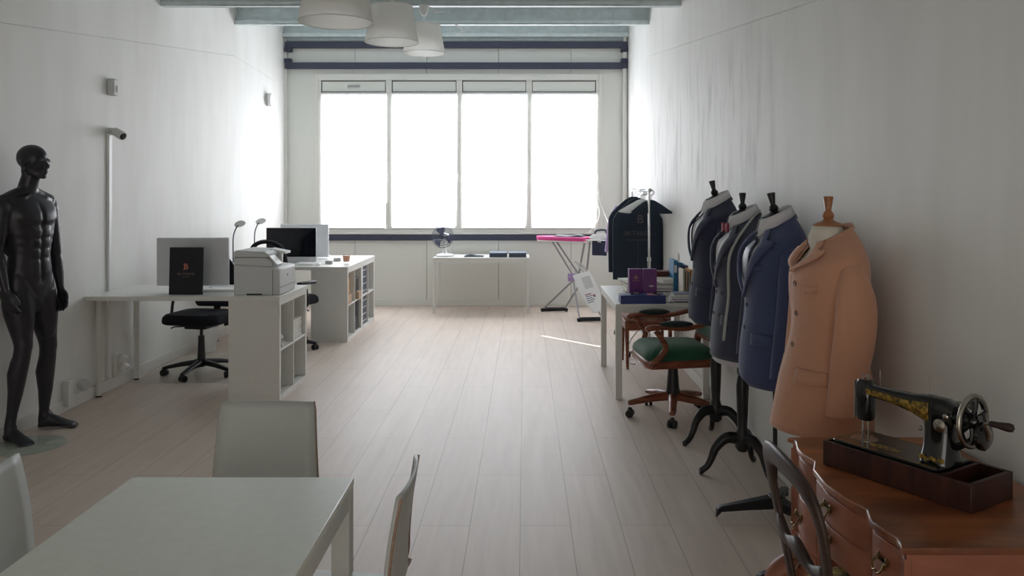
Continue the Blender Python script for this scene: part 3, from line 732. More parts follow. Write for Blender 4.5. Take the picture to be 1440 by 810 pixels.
def cloth(name, m, loc, sx, sy, h, label, cat, seed=1, rz=0):
    random.seed(seed); b = MB(); n = 12; rows = []
    for j in range(n):
        row = []
        for i in range(n):
            u, v = i/(n-1)*2-1, j/(n-1)*2-1
            e = max(0, 1-max(abs(u),abs(v))**6)
            z = .006+h*e*(.45+.3*math.sin(u*4+seed)+.25*math.sin(v*5+u*2+seed*2))
            row.append(Vector((u*sx*(1+.06*math.sin(v*5+seed)), v*sy*(1+.06*math.sin(u*6)), z)))
        rows.append(row)
    o = b.grid(rows).obj(name,m,loc=loc,rotz=rz,solid=.005,sub=1,smooth=180); return tag(o,label,cat)
cloth('folded_cloth','bagnavy',(-.68,10.86,.736),.13,.10,.025,'dark folded cloth lying in the middle of the side table','cloth',3)
for x, l in ((-.352,'left of the two lidded slate blue boxes on the side table'),(-.095,'right of the two lidded slate blue boxes on the side table')):
    t = thing('lidded_box',l,'box',(x,10.86,.735),group='slate blue boxes on the side table')
    MB().b2(-.115,.115,-.14,.14,0,.05).obj('box_body','slate',t,bevel=.002); MB().b2(-.118,.118,-.143,.143,.05,.062).obj('lid','slatelid',t,bevel=.002)

# ------------------------------------------------------------------ ironing board
t = thing('ironing_board','folding ironing board with pink cover standing by the window','ironing board',(.735,10.55,0),0)
# axis from the nose (left, far) to the rest (right, near)
A = Vector((-.57,.25,0)); B = Vector((.09,-.12,0)); ax = (B-A).normalized(); pr = Vector((-ax.y,ax.x,0))
L_ = (B-A).length; L0 = L_
poly = []
for u, w in ((0,.02),(.05,.09),(.14,.13),(.3,.16),(.6,.175),(1,.175)): poly.append((u*L_,w))
poly = poly+[(u,-w) for u, w in poly[::-1]]
Zb = 1.0
rings = [[A+ax*u*1.0+pr*w*s+Vector((0,0,Zb+h)) for u, w in poly] for s, h in ((.95,-.03),(1,-.022),(1,.01),(.96,.018))]
MB().loft(rings).obj('cover','pink',t)
MB().loft([[A+ax*(u+.01)+pr*w*.96+Vector((0,0,Zb+h)) for u, w in poly] for h in (-.045,-.03)]).obj('board_frame','whitepl',t)
C = B+ax*.02
b = MB()
for s in (-.15,.15): b.tube([C+pr*s+Vector((0,0,Zb-.01)),C+ax*.21+pr*s+Vector((0,0,Zb-.01))],.008,8)
b.loft([[C+ax*(u)+pr*w+Vector((0,0,Zb+h)) for u, w in ((.02,-.14),(.21,-.14),(.21,.14),(.02,.14))] for h in (-.035,-.005)])
b.obj('iron_rest','whitepl',t,bevel=.004)
f1 = Vector((-.34,.30,0)); f2 = Vector((.08,-.55,0))
def foot(c, w):
    q = Vector((1,-.02,0)).normalized()
    MB().tube([c-q*w+Vector((0,0,.018)),c-q*w*.7+Vector((0,0,.03)),c+q*w*.7+Vector((0,0,.035)),c+q*w+Vector((0,0,.02))],[.022,.026,.026,.022],10).obj('foot','rubber',t)
foot(f1,.18); foot(f2,.17)
for s in (-.14,.14):
    MB().tube([f1+Vector((s,0,.04)),Vector((.02+s*.4,.05+s*.5,.52)),B-ax*.02+pr*s*.6+Vector((0,0,Zb-.04))],.013,8).obj('leg','tubegrey',t)
for s in (-.14,.14):
    MB().tube([f2+Vector((s,0,.04)),Vector((-.07+s*.3,.03-s*.3,.52)),A+ax*.25+pr*s*.4+Vector((0,0,Zb-.04))],.011,8).obj('leg','tubegrey',t)
MB().cyl((-.05,-.05,.52),(.06,.1,.52),.009).obj('pivot_bar','rubber',t)
cloth('pressing_cloth','slate',tuple(Vector((.735,10.55,0))+A+ax*.48+Vector((0,0,1.02))),.20,.09,.03,'crumpled dark cloth lying on the pink ironing board','cloth',5,-.4)
bx = Vector((.735,10.55,0))+C
tag(MB().loft([[bx+ax*(.01+u)+Vector((0,-.16-0.0,z))-Vector((0,.006*math.sin(u*40),0)) for u in [i*.02 for i in range(11)]]+[bx+ax*(.01+u)+Vector((0,-.15,z)) for u in [i*.02 for i in range(10,-1,-1)]] for z in (.80,.90,.985)]).obj('hanging_cloth','navy',smooth=0), 'dark blue cloth hanging under the iron rest', 'cloth')
t = thing('steam_iron','white and grey steam iron standing on the ironing board rest','iron',tuple(bx+ax*.12+Vector((0,0,Zb-.005))),0)
def ironring(s, z, o=0): return [Vector((x*s+o, y*s*1.0, z)) for x, y in [(-.13,0),(-.10,.03),(-.04,.05),(.06,.058),(.12,.05),(.12,-.05),(.06,-.058),(-.04,-.05),(-.10,-.03)]]
MB().loft([ironring(1,0),ironring(1,.012)]).obj('sole_plate','chrome',t)
MB().loft([ironring(.97,.012),ironring(.92,.04,.004),ironring(.66,.07,.02)]).obj('body','whitepl',t)
MB().tube(spline([(-.05,0,.06),(-.04,0,.105),(.03,0,.12),(.09,0,.11),(.10,0,.06)]),.014,10).obj('handle','slate',t)
q = bx+ax*.12
tag(MB().tube(spline([q+Vector((.1,0,1.06)),q+Vector((.16,.1,1.12)),Vector((1.12,11.2,1.25)),Vector((1.04,11.33,1.50)),Vector((1.03,11.35,1.58)),Vector((1.0,11.33,1.52)),Vector((1.03,11.2,1.33)),q+Vector((-.02,.02,1.22)),q+Vector((-.12,.0,1.08))]),.005,6).obj('iron_cord','whitepl'),'white iron cord looped up over a hook beside the window','cord')
tag(MB().tube([(1.03,11.4,1.60),(1.03,11.34,1.60),(1.03,11.33,1.62)],.006,6).obj('wall_hook','whitepl'),'tiny white hook holding the iron cord beside the window','hook')
# sleeve board leaning against the legs
t = thing('sleeve_board','narrow white printed board leaning upright under the ironing board','board',(0,0,0))
a = P(818,384,10.25); c = P(838,438,10.0); 
o = MB(); dn = (c-a).normalized(); sd = Vector((1,.05,0)); sd = (sd-dn*sd.dot(dn)).normalized(); nn = sd.cross(dn)
ll = (c-a).length
o.loft([[a+dn*u*ll+sd*w+nn*h for u, w in ((0,-.12),(.0,.10),(.5,.135),(.93,.14),(1.02,.10),(1.03,.0),(1.0,-.04),(.5,-.11))] for h in (-.012,.012)])
t.location = a; 
me = o.obj('panel','whitepl',None,bevel=.004); me.parent = t; me.location = -a
def onb(name, m, u0, u1, w0, w1):
    k = nn if nn.y < 0 else -nn
    x = MB().loft([[a+dn*u*ll+sd*w+k*h for u, w in ((u0,w0),(u0,w1),(u1,w1),(u1,w0))] for h in (.012,.0145)]).obj(name,m,t); x.location = -a
onb('printed_window','greypl',.12,.42,-.03,.08)
for i in range(5): onb('printed_line','wine' if i == 0 else 'slatelid',.55+i*.05,.57+i*.05,-.06,.02+.02*(i%2))
onb('printed_mark','wine',.60,.66,.04,.06)
b = MB(); b.tube([a+sd*(-.06),a+sd*-.08-dn*.05],.01); b.tube([a+sd*.03,a+sd*-.02-dn*.16,a+sd*-.04-dn*.17],.012); b.tube([a+sd*.08,a+sd*.02-dn*.14],.012)
x = b.obj('folding_clip','greypl',t); x.location = -a
x = cloth('lilac_cloth','lilac',tuple(P(806,390,10.3)),.07,.05,.05,'lilac cloth tucked between the ironing board legs','cloth',8); x.rotation_euler.x = 1.35

# ------------------------------------------------------------------ garment rack
t = thing('garment_rack','chrome garment rack with a short rail on the right near the window corner','garment rack',(1.20,8.45,0))
for y in (-.62,.62):
    MB().cyl((0,y,.06),(0,y,.95),.016).obj('post','chrome',t); MB().cyl((0,y,.95),(0,y,1.62),.0115).obj('upper_post','chrome',t)
    MB().lathe([(.019,.93),(.019,.97)],(0,y,0)).obj('collar','greypl',t)
    MB().tube([(-.2,y,.05),(.2,y,.05)],.013).obj('foot_bar','chrome',t)
    for s in (-.19,.19): MB().ell((s,y,.028),(.014,.028,.028),seg=12).obj('caster','rubber',t)
MB().cyl((0,-.66,1.615),(0,.66,1.615),.013).obj('rail','chrome',t)
MB().lathe([(.018,0),(.02,.01),(.018,.02)],(0,-.68,1.615),(0,1,0)).obj('end_cap','greypl',t); MB().cyl((0,-.62,.16),(0,.62,.16),.009).obj('brace','chrome',t)
def hook(b): return b.tube(spline([(0,0,0),(0,0,.045),(.022,0,.06),(.028,0,.085),(0,0,.108),(-.022,0,.09)],4),.0025,6)
def hanger(y, m, label, rz=0, w=.225, drop=.12, group='hangers on the garment rack', x=1.2):
    t = thing('coat_hanger', label, 'hanger', (x,y,1.615-.098), rz, group=group)
    hook(MB()).obj('hook','chrome',t)
    MB().tube(spline([(-w,0,-drop),(-w*.75,0,-drop+.035),(-w*.35,0,-.035),(0,0,0),(w*.35,0,-.035),(w*.75,0,-drop+.035),(w,0,-drop)],4),.0055,8,flat=1.3).obj('shoulder_bar',m,t)
    MB().tube([(-w+.02,0,-drop+.005),(w-.02,0,-drop+.005)],.005,6).obj('trouser_bar',m,t)
    if m == 'bagnavy': MB().prism([(-w+.02,-drop+.004),(w-.02,-drop+.004),(w*.75,-drop+.035),(w*.35,-.035),(0,-.004),(-w*.35,-.035),(-w*.75,-drop+.035)],-.007,.007,'y').obj('shoulder_panel',m,t,bevel=.002)
    return t
hw_ = ['farthest','second farthest','third farthest','fourth farthest','fourth nearest','third nearest','second nearest','nearest']
for k in range(8):
    hanger(8.33-k*.05,'whitepl','empty white hanger, %s of the white ones on the garment rack' % hw_[k],rz=.0+.085*k, x=1.19)
for k in range(3):
    hanger(7.90+k*.045,'bagnavy','%s dark navy hanger at the camera end of the garment rack' % ['front','middle','rear'][k],rz=.12,w=.225,drop=.13,x=1.235)
def garment(name, y, m, label, cat, w=.27, zt=1.54, zb=.70, x=1.2, th=.05, rz=0, slope=.17, group=None):
    t = thing(name, label, cat, (x,y,0), rz, group=group)
    prof = [(.03,zt),(.09,zt-.03),(w*.6,zt-slope*.55),(w*.88,zt-slope),(w*.98,zt-slope-.05),(w,zt-slope-.15),(w,zb+.2),(w*.985,zb)]
    rings = []
    for hw, z in prof[::-1]:
        tt = th*(.35+.65*min(1,(zt+.02-z)/.15))
        rings.append([Vector((math.copysign(abs(math.cos(q))**.35,math.cos(q))*hw, math.copysign(abs(math.sin(q))**.8,math.sin(q))*tt/2*(1+.15*math.sin(q*3+z*6)), z)) for q in [2*PI*j/28 for j in range(28)]])
    MB().loft(rings).obj('cover' if 'bag' in name else 'cloth_body',m,t,smooth=60)
    hook(MB()).obj('hook','chrome',t,loc=(0,0,zt-.02))
    return t
g = garment('garment_bag',8.44,'bagnavy','navy garment bag with copper lettering hanging on the rack','garment bag',w=.262,th=.07,x=1.175,zb=.69)
text('logo','B',.12,'bagprint',g,(.02,-.042,1.315),(PI/2,0,0),bold=.002)
text('lettering','BE-TAILOR',.062,'bagprint',g,(0.0,-.042,1.17),(PI/2,0,0),sx=.95)
MB().b2(-.12,.12,-.0415,-.040,1.10,1.106).obj('small_lettering','bagprint',g)
MB().b2(-.002,.002,-.040,-.036,.72,1.08).obj('zip','slate',g)
garment('garment_bag',8.60,'bagnavy','second dark garment bag hanging just behind the lettered one','garment bag',w=.27,th=.07,x=1.155,zb=.75,zt=1.55)
g = garment('hanging_shirt',8.80,'lilac','lilac shirt hanging behind the garment bags, its sleeve showing at left','shirt',w=.27,th=.06,x=1.20,zb=.80)
MB().tube(spline([(-.19,0,1.44),(-.26,-.01,1.30),(-.285,-.02,1.1),(-.30,-.03,.95)]),[.045,.055,.055,.06],12,flat=.6).obj('sleeve','lilac',g)

# ------------------------------------------------------------------ things on the book table
ZT = .735
def card_box(x, y, d, m, label, rz=0, name='card_box', cat='box', z=ZT, group=None, bev=.002):
    t = thing(name, label, cat, (x,y,z), rz, group=group)
    MB().b2(-d[0]/2,d[0]/2,-d[1]/2,d[1]/2,0,d[2]).obj('case',m,t,bevel=bev); return t
t = card_box(.885,6.50,(.108,.07,.25),'purple','left of two upright purple boxes, with a printed crest',.05,group='upright purple boxes')
MB().prism([(-.022,.185),(0,.165),(.022,.185),(.012,.192),(0,.205),(-.012,.192)],-.037,-.035,'y').obj('crest','grey_print',t); MB().b2(-.03,.03,-.037,-.035,.155,.16).obj('printed_line','grey_print',t); MB().b2(-.015,.015,-.037,-.035,.02,.024).obj('printed_line','grey_print',t)
t = card_box(1.000,6.50,(.108,.07,.25),'purple','right of two upright purple boxes, behind the blue case',-.04,group='upright purple boxes')
MB().ell((.01,-.035,.115),(.02,.003,.007)).obj('seal','greypl',t); MB().b2(-.012,.015,-.037,-.035,.02,.023).obj('printed_line','grey_print',t)
t = thing('flat_case','flat blue case lying at the near edge of the book table','case',(.925,6.335,ZT),.0)
MB().b2(-.185,.165,-.075,.075,0,.066).obj('case','bluebox',t,bevel=.004); MB().b2(.03,.10,-.04,.04,.066,.068).obj('sticker',mat('pink_sticker',(200,130,130),.6),t)
def watch(x, y, z, label):
    t = thing('wristwatch', label, 'watch', (x,y,z), .4, group='watches on the blue case')
    MB().lathe([(.02,0),(.022,.004),(.02,.010)],(0,0,.004)).obj('watch_case','nickel',t); MB().lathe([(.016,.0101),(.016,.0108)],(0,0,.004)).obj('dial','black',t)
    MB().tube(spline([(.02,0,.008),(.035,.01,.006),(.03,.035,.004),(0,.045,.004),(-.03,.035,.004),(-.035,.01,.006),(-.02,0,.008)],4),.006,6).obj('strap','rubber',t)
watch(.87,6.33,ZT+.066,'wristwatch lying on left part of the flat blue case'); watch(1.05,6.34,ZT+.066,'wristwatch lying on right part of the flat blue case')
def book(x, y, z, d, m, label, rz=0, group='books on the book table', upright=False):
    """cover wraps a paper block; spine towards -y (flat) or -y (upright)"""
    t = thing('book', label, 'book', (x,y,z), rz, group=group); w, l, h = d
    if upright:
        b = MB(); b.b2(-w/2,-w/2+.003,-l/2,l/2,0,h); b.b2(w/2-.003,w/2,-l/2,l/2,0,h); b.b2(-w/2,w/2,-l/2,-l/2+.004,0,h); b.obj('cover',m,t)
        MB().b2(-w/2+.003,w/2-.003,-l/2+.004,l/2-.005,.004,h-.004).obj('page_block','paper',t)
    else:
        b = MB(); b.b2(-w/2,w/2,-l/2,l/2,0,.003); b.b2(-w/2,w/2,-l/2,l/2,h-.003,h); b.b2(w/2-.004,w/2,-l/2,l/2,0,h); b.obj('cover',m,t)
        MB().b2(-w/2+.005,w/2-.004,-l/2+.005,l/2-.005,.003,h-.003).obj('page_block','paper',t)
    return t
z = ZT
for k, (m, h, lab) in enumerate((('red',.03,'thick dark book at the bottom of the pile behind the purple boxes'),('cream',.035,'cream book second in the pile behind the purple boxes'),('brownbox',.022,'brown book third in the pile behind the purple boxes'),('slate',.02,'grey book fourth in the pile behind the purple boxes'))):
    book(.98,6.95,z,(.26,.33,h),m,lab,rz=.06*(k-1)); z += h
book(.95,6.93,z,(.23,.28,.012),'paper','open-coloured white booklet topping the pile behind the purple boxes',.25)
z = ZT
for k, (m, h) in enumerate((('navy',.04),('purple',.025),('cream',.03),('black',.02))):
    book(1.20,6.86,z,(.22,.30,h),m,'%s book of the pile between purple boxes and blue binders' % ['bottom navy','second purple','third cream','fourth black'][k],rz=-.08*k); z += h
book(1.19,6.82,z,(.21,.26,.03),'cream','pale buff book topping the pile beside the blue binders',.35)
card_box(1.17,6.95,(.17,.12,.045),'red','maroon box on top of the pile behind the right purple box',.1,z=z+.03)
for k in range(3):
    t = card_box(1.245+.037*k,6.80-.03*k,(.034,.22,.30-.018*k),'teal' if k < 2 else 'bluebox','%s upright blue binder beside the standing books' % ['left teal','middle teal','right dark'][k],group='blue binders')
    MB().b2(-.012,.012,-.112,-.11,.2,.26).obj('spine_label','whitepl' if k == 0 else 'slate',t)
tag(MB().tube(spline([(1.27,6.70,1.035),(1.272,6.70,1.06),(1.27,6.70,1.085),(1.268,6.70,1.10)]),[.008,.011,.012,.008,.002],8).obj('candle_bulb','shade'),'small white pointed object standing on the blue binders','ornament')
bc = ['cream','brownbox','cream','orangebox','tape','brownbox','cream','slate','cream']
x = 1.255
for k in range(7):
    w = [.014,.02,.012,.022,.018,.012,.02][k]; 
    book(x+w/2,6.52-.005*k,ZT+.0,(w,.20,.25-.008*(k%3)),bc[k],'upright %s book, place %s from the left in the standing row' % (['cream','brown','cream','amber','grey','brown','cream'][k],['one','two','three','four','five','six','seven'][k]),upright=True,group='standing books'); x += w+.002
z = ZT
for k in range(9):
    h = .0085
    m = ['paper','slate','paper','lilac','paper','greypl','paper','paper','slatelid'][k]
    o = MB().box((0,0,h/2),(.22,.15,h)).obj('magazine',m,loc=(1.265+.004*math.sin(k*2),6.35+.002*math.cos(k*3),z),rotz=.03*math.sin(k*1.7),bevel=.001); z += h+.0003
    tag(o,'magazine %s in the pale pile at the near right table corner' % ['at the very bottom','second from bottom','third from bottom','fourth from bottom','in the middle','fourth from top','third from top','second from top','on top'][k],'magazine','pale magazines')
cloth('paper_bag','paper',(1.12,6.37,ZT),.04,.05,.07,'crumpled white paper beside the pale magazine pile','paper',11)

# cables under the table
tag(MB().tube(spline([(1.42,9.2,.36),(1.30,9.1,.30),(1.15,8.9,.25),(1.02,8.6,.14),(.95,8.3,.015),(.92,8.1,.01),(1.0,7.9,.01)]),.008,8).obj('power_cable','whitepl'),'white power cable curling down to the floor behind the book table','cable')
tag(MB().tube(spline([(1.42,8.0,.30),(1.2,7.9,.32),(1.02,7.75,.2),(.97,7.65,.08),(.98,7.6,.012),(1.02,7.5,.012)]),.007,8).obj('power_cable','whitepl'),'second white cable nearer, beside the brown chair legs','cable')

# ------------------------------------------------------------------ chair behind the book table
t = thing('wooden_chair','brown wooden chair with faded floral seat tucked under the book table','chair',(1.12,7.52,0),0)
MB().loft(seat_pad(.42,.40,.42,.06,.05)).obj('seat','floral2',t)
b = MB(); b.b2(-.21,.21,-.2,-.17,.35,.425); b.b2(-.21,.21,.17,.2,.35,.425); b.b2(-.21,-.18,-.2,.2,.35,.425); b.b2(.18,.21,-.2,.2,.35,.425); b.obj('seat_frame','mahog',t,bevel=.004)
for sx in (-1,1):
    MB().tube([(sx*.195,-.185,.43),(sx*.195,-.185,.3),(sx*.19,-.185,0)],[.02,.019,.012],8).obj('leg','mahog',t)
    MB().tube([(sx*.18,.185,.70),(sx*.185,.185,.35),(sx*.19,.21,0)],[.016,.019,.014],8).obj('leg','mahog',t)
MB().tube([(-.18,.19,.68),(.18,.19,.68)],.018,8).obj('top_rail','mahog',t)

# ------------------------------------------------------------------ green armchair, front is local +x
t = thing('swivel_armchair','antique wooden swivel armchair with green velvet seat, facing left','armchair',(1.06,5.80,0),PI+.10)
star_base(t,'mahog',.33,.135,5,a0=.02,w=.055,h=.045)
MB().lathe([(.055,.12),(.055,.16),(.045,.2),(.032,.37),(.05,.38)]).obj('column_sleeve','black',t); MB().box((0,0,.375),(.24,.16,.035)).obj('mechanism','black',t,bevel=.01)
pl = [(-.24,-.215),(-.24,.215),(.22,.255),(.25,.20),(.25,-.20),(.22,-.255)]
MB().prism(pl,.385,.44,'z').obj('seat_frame','mahog',t,bevel=.010)
MB().prism([(x*1.015,y*1.015) for x, y in pl],.388,.398,'z').obj('moulding','mahog',t,bevel=.003)
rings = []
for s, h in ((.96,.435),(1.0,.455),(.97,.49),(.85,.52),(.55,.54),(.2,.545)): rings.append([Vector((x*s,y*s,h)) for x, y in [( (pl[i][0]*(1-f)+pl[(i+1)%6][0]*f),(pl[i][1]*(1-f)+pl[(i+1)%6][1]*f)) for i in range(6) for f in (0,.25,.5,.75)]])
MB().loft(rings).obj('seat_cushion','velvet',t,smooth=180)
back = lambda y, z, o=0: Vector((-.235-.22*(z-.44)+.04*(1-(y/.23)**2)*-1+o, y, z))
for s in (-1,1): MB().tube([back(s*.22,.40),back(s*.225,.6),back(s*.235,.93)],[.025,.022,.02],8,flat=1.2).obj('back_post','mahog',t)
MB().tube(spline([back(-.235,.93),back(-.15,.985),back(0,1.0),back(.15,.985),back(.235,.93)]),.022,8).obj('top_rail','mahog',t)
MB().tube(spline([back(-.22,.54),back(0,.53),back(.22,.54)]),.018,8).obj('lower_rail','mahog',t)
rows = [[back(y,z,.045*(1-(y/.2)**4)*(1-abs((z-.75)/.2)**4)*.6+.012) for y in [-.2+.4*i/10 for i in range(11)]] for z in [.56+.38*j/9 for j in range(10)]]
MB().grid(rows).obj('back_cushion','velvet',t,solid=.03,smooth=180)
for s in (-1,1):
    a = MB().tube(spline([back(s*.235,.74)+Vector((0,0,0)),(-.12,s*.275,.69),(.0,s*.285,.672),(.14,s*.285,.68),(.24,s*.28,.675),(.265,s*.28,.66)]),[.018,.02,.022,.02,.024,.02],10,flat=.9).obj('arm','mahog',t)
    MB().ell((.06,s*.285,.700),(.12,.03,.026)).obj('arm_pad','padgreen',a)
    MB().tube(spline([(.20,s*.28,.66),(.16,s*.285,.60),(.13,s*.28,.545),(.16,s*.265,.48),(.215,s*.25,.42),(.22,s*.25,.395)]),[.018,.018,.02,.024],10,flat=1.1).obj('arm_support','mahog',t)
# ------------------------------------------------------------------ tailor's dummies and what they wear
RING = [(-.81,.165,.150,.222),(-.62,.155,.145,.218),(-.44,.132,.120,.190),(-.30,.145,.130,.205),(-.20,.142,.138,.215),(-.145,.122,.134,.212),(-.105,.100,.118,.185),(-.072,.084,.100,.130),(-.045,.070,.082,.082)]
NSEG = 6
CZ, CF, CB, CW = [interp([r[i] for r in RING], NSEG) for i in range(4)]
NT = len(CZ)
def tz(z):
    """profile parameter for a height"""
    for i in range(NT-1):
        if CZ[i] <= z <= CZ[i+1]: return i+(z-CZ[i])/(CZ[i+1]-CZ[i]+1e-9)
    return 0 if z < CZ[0] else NT-1
def surf(phi, t, off=0, k=(1,1), zoff=0):
    i = max(0, min(int(t), NT-2)); f = t-i
    z = lerp(CZ[i],CZ[i+1],f); af = lerp(CF[i],CF[i+1],f)*k[0]; ab = lerp(CB[i],CB[i+1],f)*k[0]; w = lerp(CW[i],CW[i+1],f)*k[1]
    c, s = math.cos(phi), math.sin(phi); e = .86
    x = (af if c > 0 else ab)*math.copysign(abs(c)**e, c); y = w*math.copysign(abs(s)**e, s)
    if len(k) > 2: x += k[2]*max(0, (-.35-z)/.45)*max(0, c)
    n = Vector((c/(af if c > 0 else ab), s/w, 0)).normalized()
    top = max(0, min(1, (z+.16)/.11)); n = (n*(1-.75*top)+Vector((0,0,.9*top))).normalized()
    z -= x*.55*max(0, min(1, (z+.15)/.10))
    return Vector((x,y,z+zoff))+n*off

def dummy(x, y, cap, rz, label, neck, fin, stand, lean=0):
    t = thing('tailor_dummy', label, 'tailor dummy', (x,y,0), rz, group=None)
    rings = [[surf(2*PI*j/32, i, -.016)+Vector((0,0,cap)) for j in range(32)] for i in range(6, NT, 2)]
    R0 = []
    for r, z in ((.075,-.045),(.062,-.02),(.058,0)): R0.append([Vector((r*math.cos(2*PI*j/32)+.005, r*.95*math.sin(2*PI*j/32), cap+z)) for j in range(32)])
    MB().loft(rings+R0).obj('torso','cream' if neck == 'cream' else 'blackwood',t,smooth=180)
    ax = Vector((lean,0,1)).normalized()
    MB().lathe([(.060,0),(.062,.004),(.05,.012),(.026,.020),(.018,.028)],(0,0,cap),ax).obj('neck_cap',fin,t)
    MB().lathe([(.012,.022),(.019,.03),(.024,.042),(.020,.054),(.013,.06),(.012,.064),(.020,.115),(.019,.12),(.0,.122)],(0,0,cap),ax).obj('finial',fin,t)
    if stand != 'cross':
        zh = .20
        MB().lathe([(.024,zh-.07),(.04,zh-.05),(.042,zh+.02),(.03,zh+.05),(.026,zh+.07),(.031,zh+.15),(.036,zh+.30),(.030,zh+.34),(.026,zh+.36),(.032,zh+.38),(.028,zh+.50),(.026,cap-.6)]).obj('turned_column','blackwood',t)
        for k in range(3):
            a = 2*PI*k/3+stand-rz; d = Vector((math.cos(a),math.sin(a),0)); q = lambda r, z: d*r+Vector((0,0,z))
            MB().tube(spline([q(.02,zh+.0),q(.09,zh+.005),(q(.15,zh-.05)),q(.175,zh-.11),q(.20,.045),q(.235,.018),q(.245,.016)],4),[.03,.028,.022,.018,.016,.015,.017],10,flat=1.15).obj('leg','blackwood',t)
    else:
        MB().cyl((0,0,.05),(0,0,cap-.6),.011).obj('pole','black',t)
        MB().box((0,0,.075),(.06,.06,.06)).obj('pole_socket','black',t,bevel=.006)
        for k in range(3):
            a = PI-rz+.05+2*PI*k/3; d = Vector((math.cos(a),math.sin(a),0)); s = Vector((-d.y,d.x,0))
            ln = .29
            MB().loft([[d*u+s*w*c+Vector((0,0,z+h*e)) for c, e in ((-1,-1),(1,-1),(1,1),(-1,1))] for u, w, z, h in ((.02,.03,.072,.028),(.12,.024,.062,.022),(ln-.02,.017,.045,.014),(ln,.017,.03,.018),(ln+.005,.016,.012,.012))]).obj('leg','black',t,bevel=.005)
    return t

def jacket(x, y, cap, rz, label, m, lap, zclose, buttons, k=(1,1), hem=-.81, db=False, flap=True, hand='suit_jacket', omtop=.62, cat='jacket', kneck=1, sleeve=.60, bm='black', lw=.10, cut=.10):
    t = thing(hand, label, cat, (x,y,cap), rz)
    ov = .30 if db else .10
    def om(z):
        if z > zclose: 
            u = (z-zclose)/(-.045-zclose); return lerp(-ov*.5, omtop, u**.8)
        u = max(0, (hem+cut-z)/cut) if cut else 0
        return -ov*(1-.0) + (.0 if db else .55*(1-math.sqrt(max(0,1-min(1,u)**2)))) if z < zclose-.03 else lerp(-ov,-ov*.5,(z-zclose+.03)/.03)
    t0 = tz(hem); n = 54; rows = []
    ts = [lerp(t0, NT-1, i/56) for i in range(57)]
    for tt in ts:
        z = surf(0,tt).z; w0 = om(z); w1 = max(0,om(z)) if z < zclose else om(z); w1 = w1 if z > zclose else max(0, w1)
        row = []
        for j in range(n+1):
            ph = lerp(w0, 2*PI-w1, j/n)
            # soft drape: shallow folds fading toward shoulder
            dr = .0045*math.sin(ph*5+1.3)*max(0,min(1,(-.2-z)/.4))
            row.append(surf(ph, tt, .007*(1-j/n)+dr, k))
        rows.append(row)
    MB().grid(rows).obj('jacket_body',m,t,solid=.005,smooth=180,off=0)
    # collar
    a0 = omtop; rows = []
    for h, o, zz in ((0,.003,-.030),(.5,.007,.000),(1,.012,.003),(1.5,.022,-.014),(2,.038,-.038)):
        row = []
        for j in range(33):
            ph = lerp(a0-.05, 2*PI-a0+.05, j/32); bk = (1-math.cos(ph))/2
            row.append(surf(ph, NT-1, o, k)+Vector((-.012*bk, 0, zz*(.6+.4*bk))))
        rows.append(row)
    MB().grid(rows).obj('collar',lap,t,solid=.004,smooth=180,off=0)
    # lapels
    for s in (1,-1):
        tcl = tz(zclose-.015); tn = NT-3.0; rows = []
        N_ = 34
        for i in range(N_+1):
            u = i/N_; tt = lerp(tcl, tn, u); z = surf(0,tt).z; w0 = om(z)
            if s < 0: w0 = max(w0, -.02)
            un = .66
            w = lw*(min(1,u/un)**.75) if u < un else (lw*(1-.55*min(1,(u-un)/.03)) if not db else lw*(1.12 if u < un+.03 else .6))
            if u > un+.03: w = lerp(w, .055, (u-un)/(1-un))
            r = (lerp(RING[3][1],.08,max(0,min(1,(z+.2)/.15)))+.03)
            rows.append([surf(s*(w0+ (w/r)*q), tt, .012+.012*min(1,q*6)*(1 if q < 1 else .55), k) for q in (0,.06,.15,.35,.6,.85,.95,1)])
        MB().grid(rows).obj('lapel',lap,t,solid=.0035,smooth=180,off=0)
    # sleeves
    for s in (1,-1):
        S0 = Vector((-.005, s*(.188*k[1]), -.155))
        zz = sleeve/.60
        pts = [Vector((-.01,s*.150*k[1],-.118)), Vector((-.009,s*.192*k[1],-.130)), Vector((-.007,s*.224*k[1],-.178)), Vector((-.006,s*.247*k[1],-.30*zz)), Vector((.0,s*.25*k[1],-.45*zz)), Vector((.018,s*.245*k[1],-.60*zz)), Vector((.04,s*.24*k[1],-.145-.60*zz))]
        pp = spline(pts,5); rings = []
        rad = [.010,.028,.050,.074,.077,.071,.064]
        rr = interp(rad,5)
        for i, p in enumerate(pp):
            rx = rr[i]*1.02; ry = rr[i]*.64
            tilt = 1-min(1, i/9)
            ring = []
            for j in range(24):
                a = 2*PI*j/24; wv = 1+.035*math.sin(3*a+i*.35)*min(1,i/10)
                off = Vector((math.cos(a)*rx*wv, math.sin(a)*ry*wv, 0))
                off = Matrix.Rotation(-s*tilt*.95,3,'X') @ off
                ring.append(p+off)
            rings.append(ring)
        sl = MB().loft(rings).obj('sleeve',m,t,smooth=70)
    # pockets
    def patch(name, p0, p1, z0, z1, off, mm, th=.004, sag=0):
        rows = [[surf(lerp(p0,p1,i/8), tz(z), off, k)+Vector((0,0,sag*(i/8))) for i in range(9)] for z in (z0,(z0+z1)/2,z1)]
        MB().grid(rows).obj(name,mm,t,solid=th,smooth=180,off=0)
    if flap:
        for s in (1,-1): patch('pocket_flap', s*(.42 if s > 0 else .9), s*(1.18 if s > 0 else 1.6), -.555, -.61, .013, m, .007, .0)
        patch('breast_pocket', .42, .78, -.235, -.262, .012, m, .005, .008)
    for ph, z in buttons:
        p = surf(ph, tz(z), .013, k); nrm = (surf(ph,tz(z),.03,k)-p).normalized()
        b = MB().lathe([(.0115,0),(.012,.002),(.0095,.004),(.006,.003),(.0,.003)],p,nrm,16); b.obj('button',bm,t)
    return t

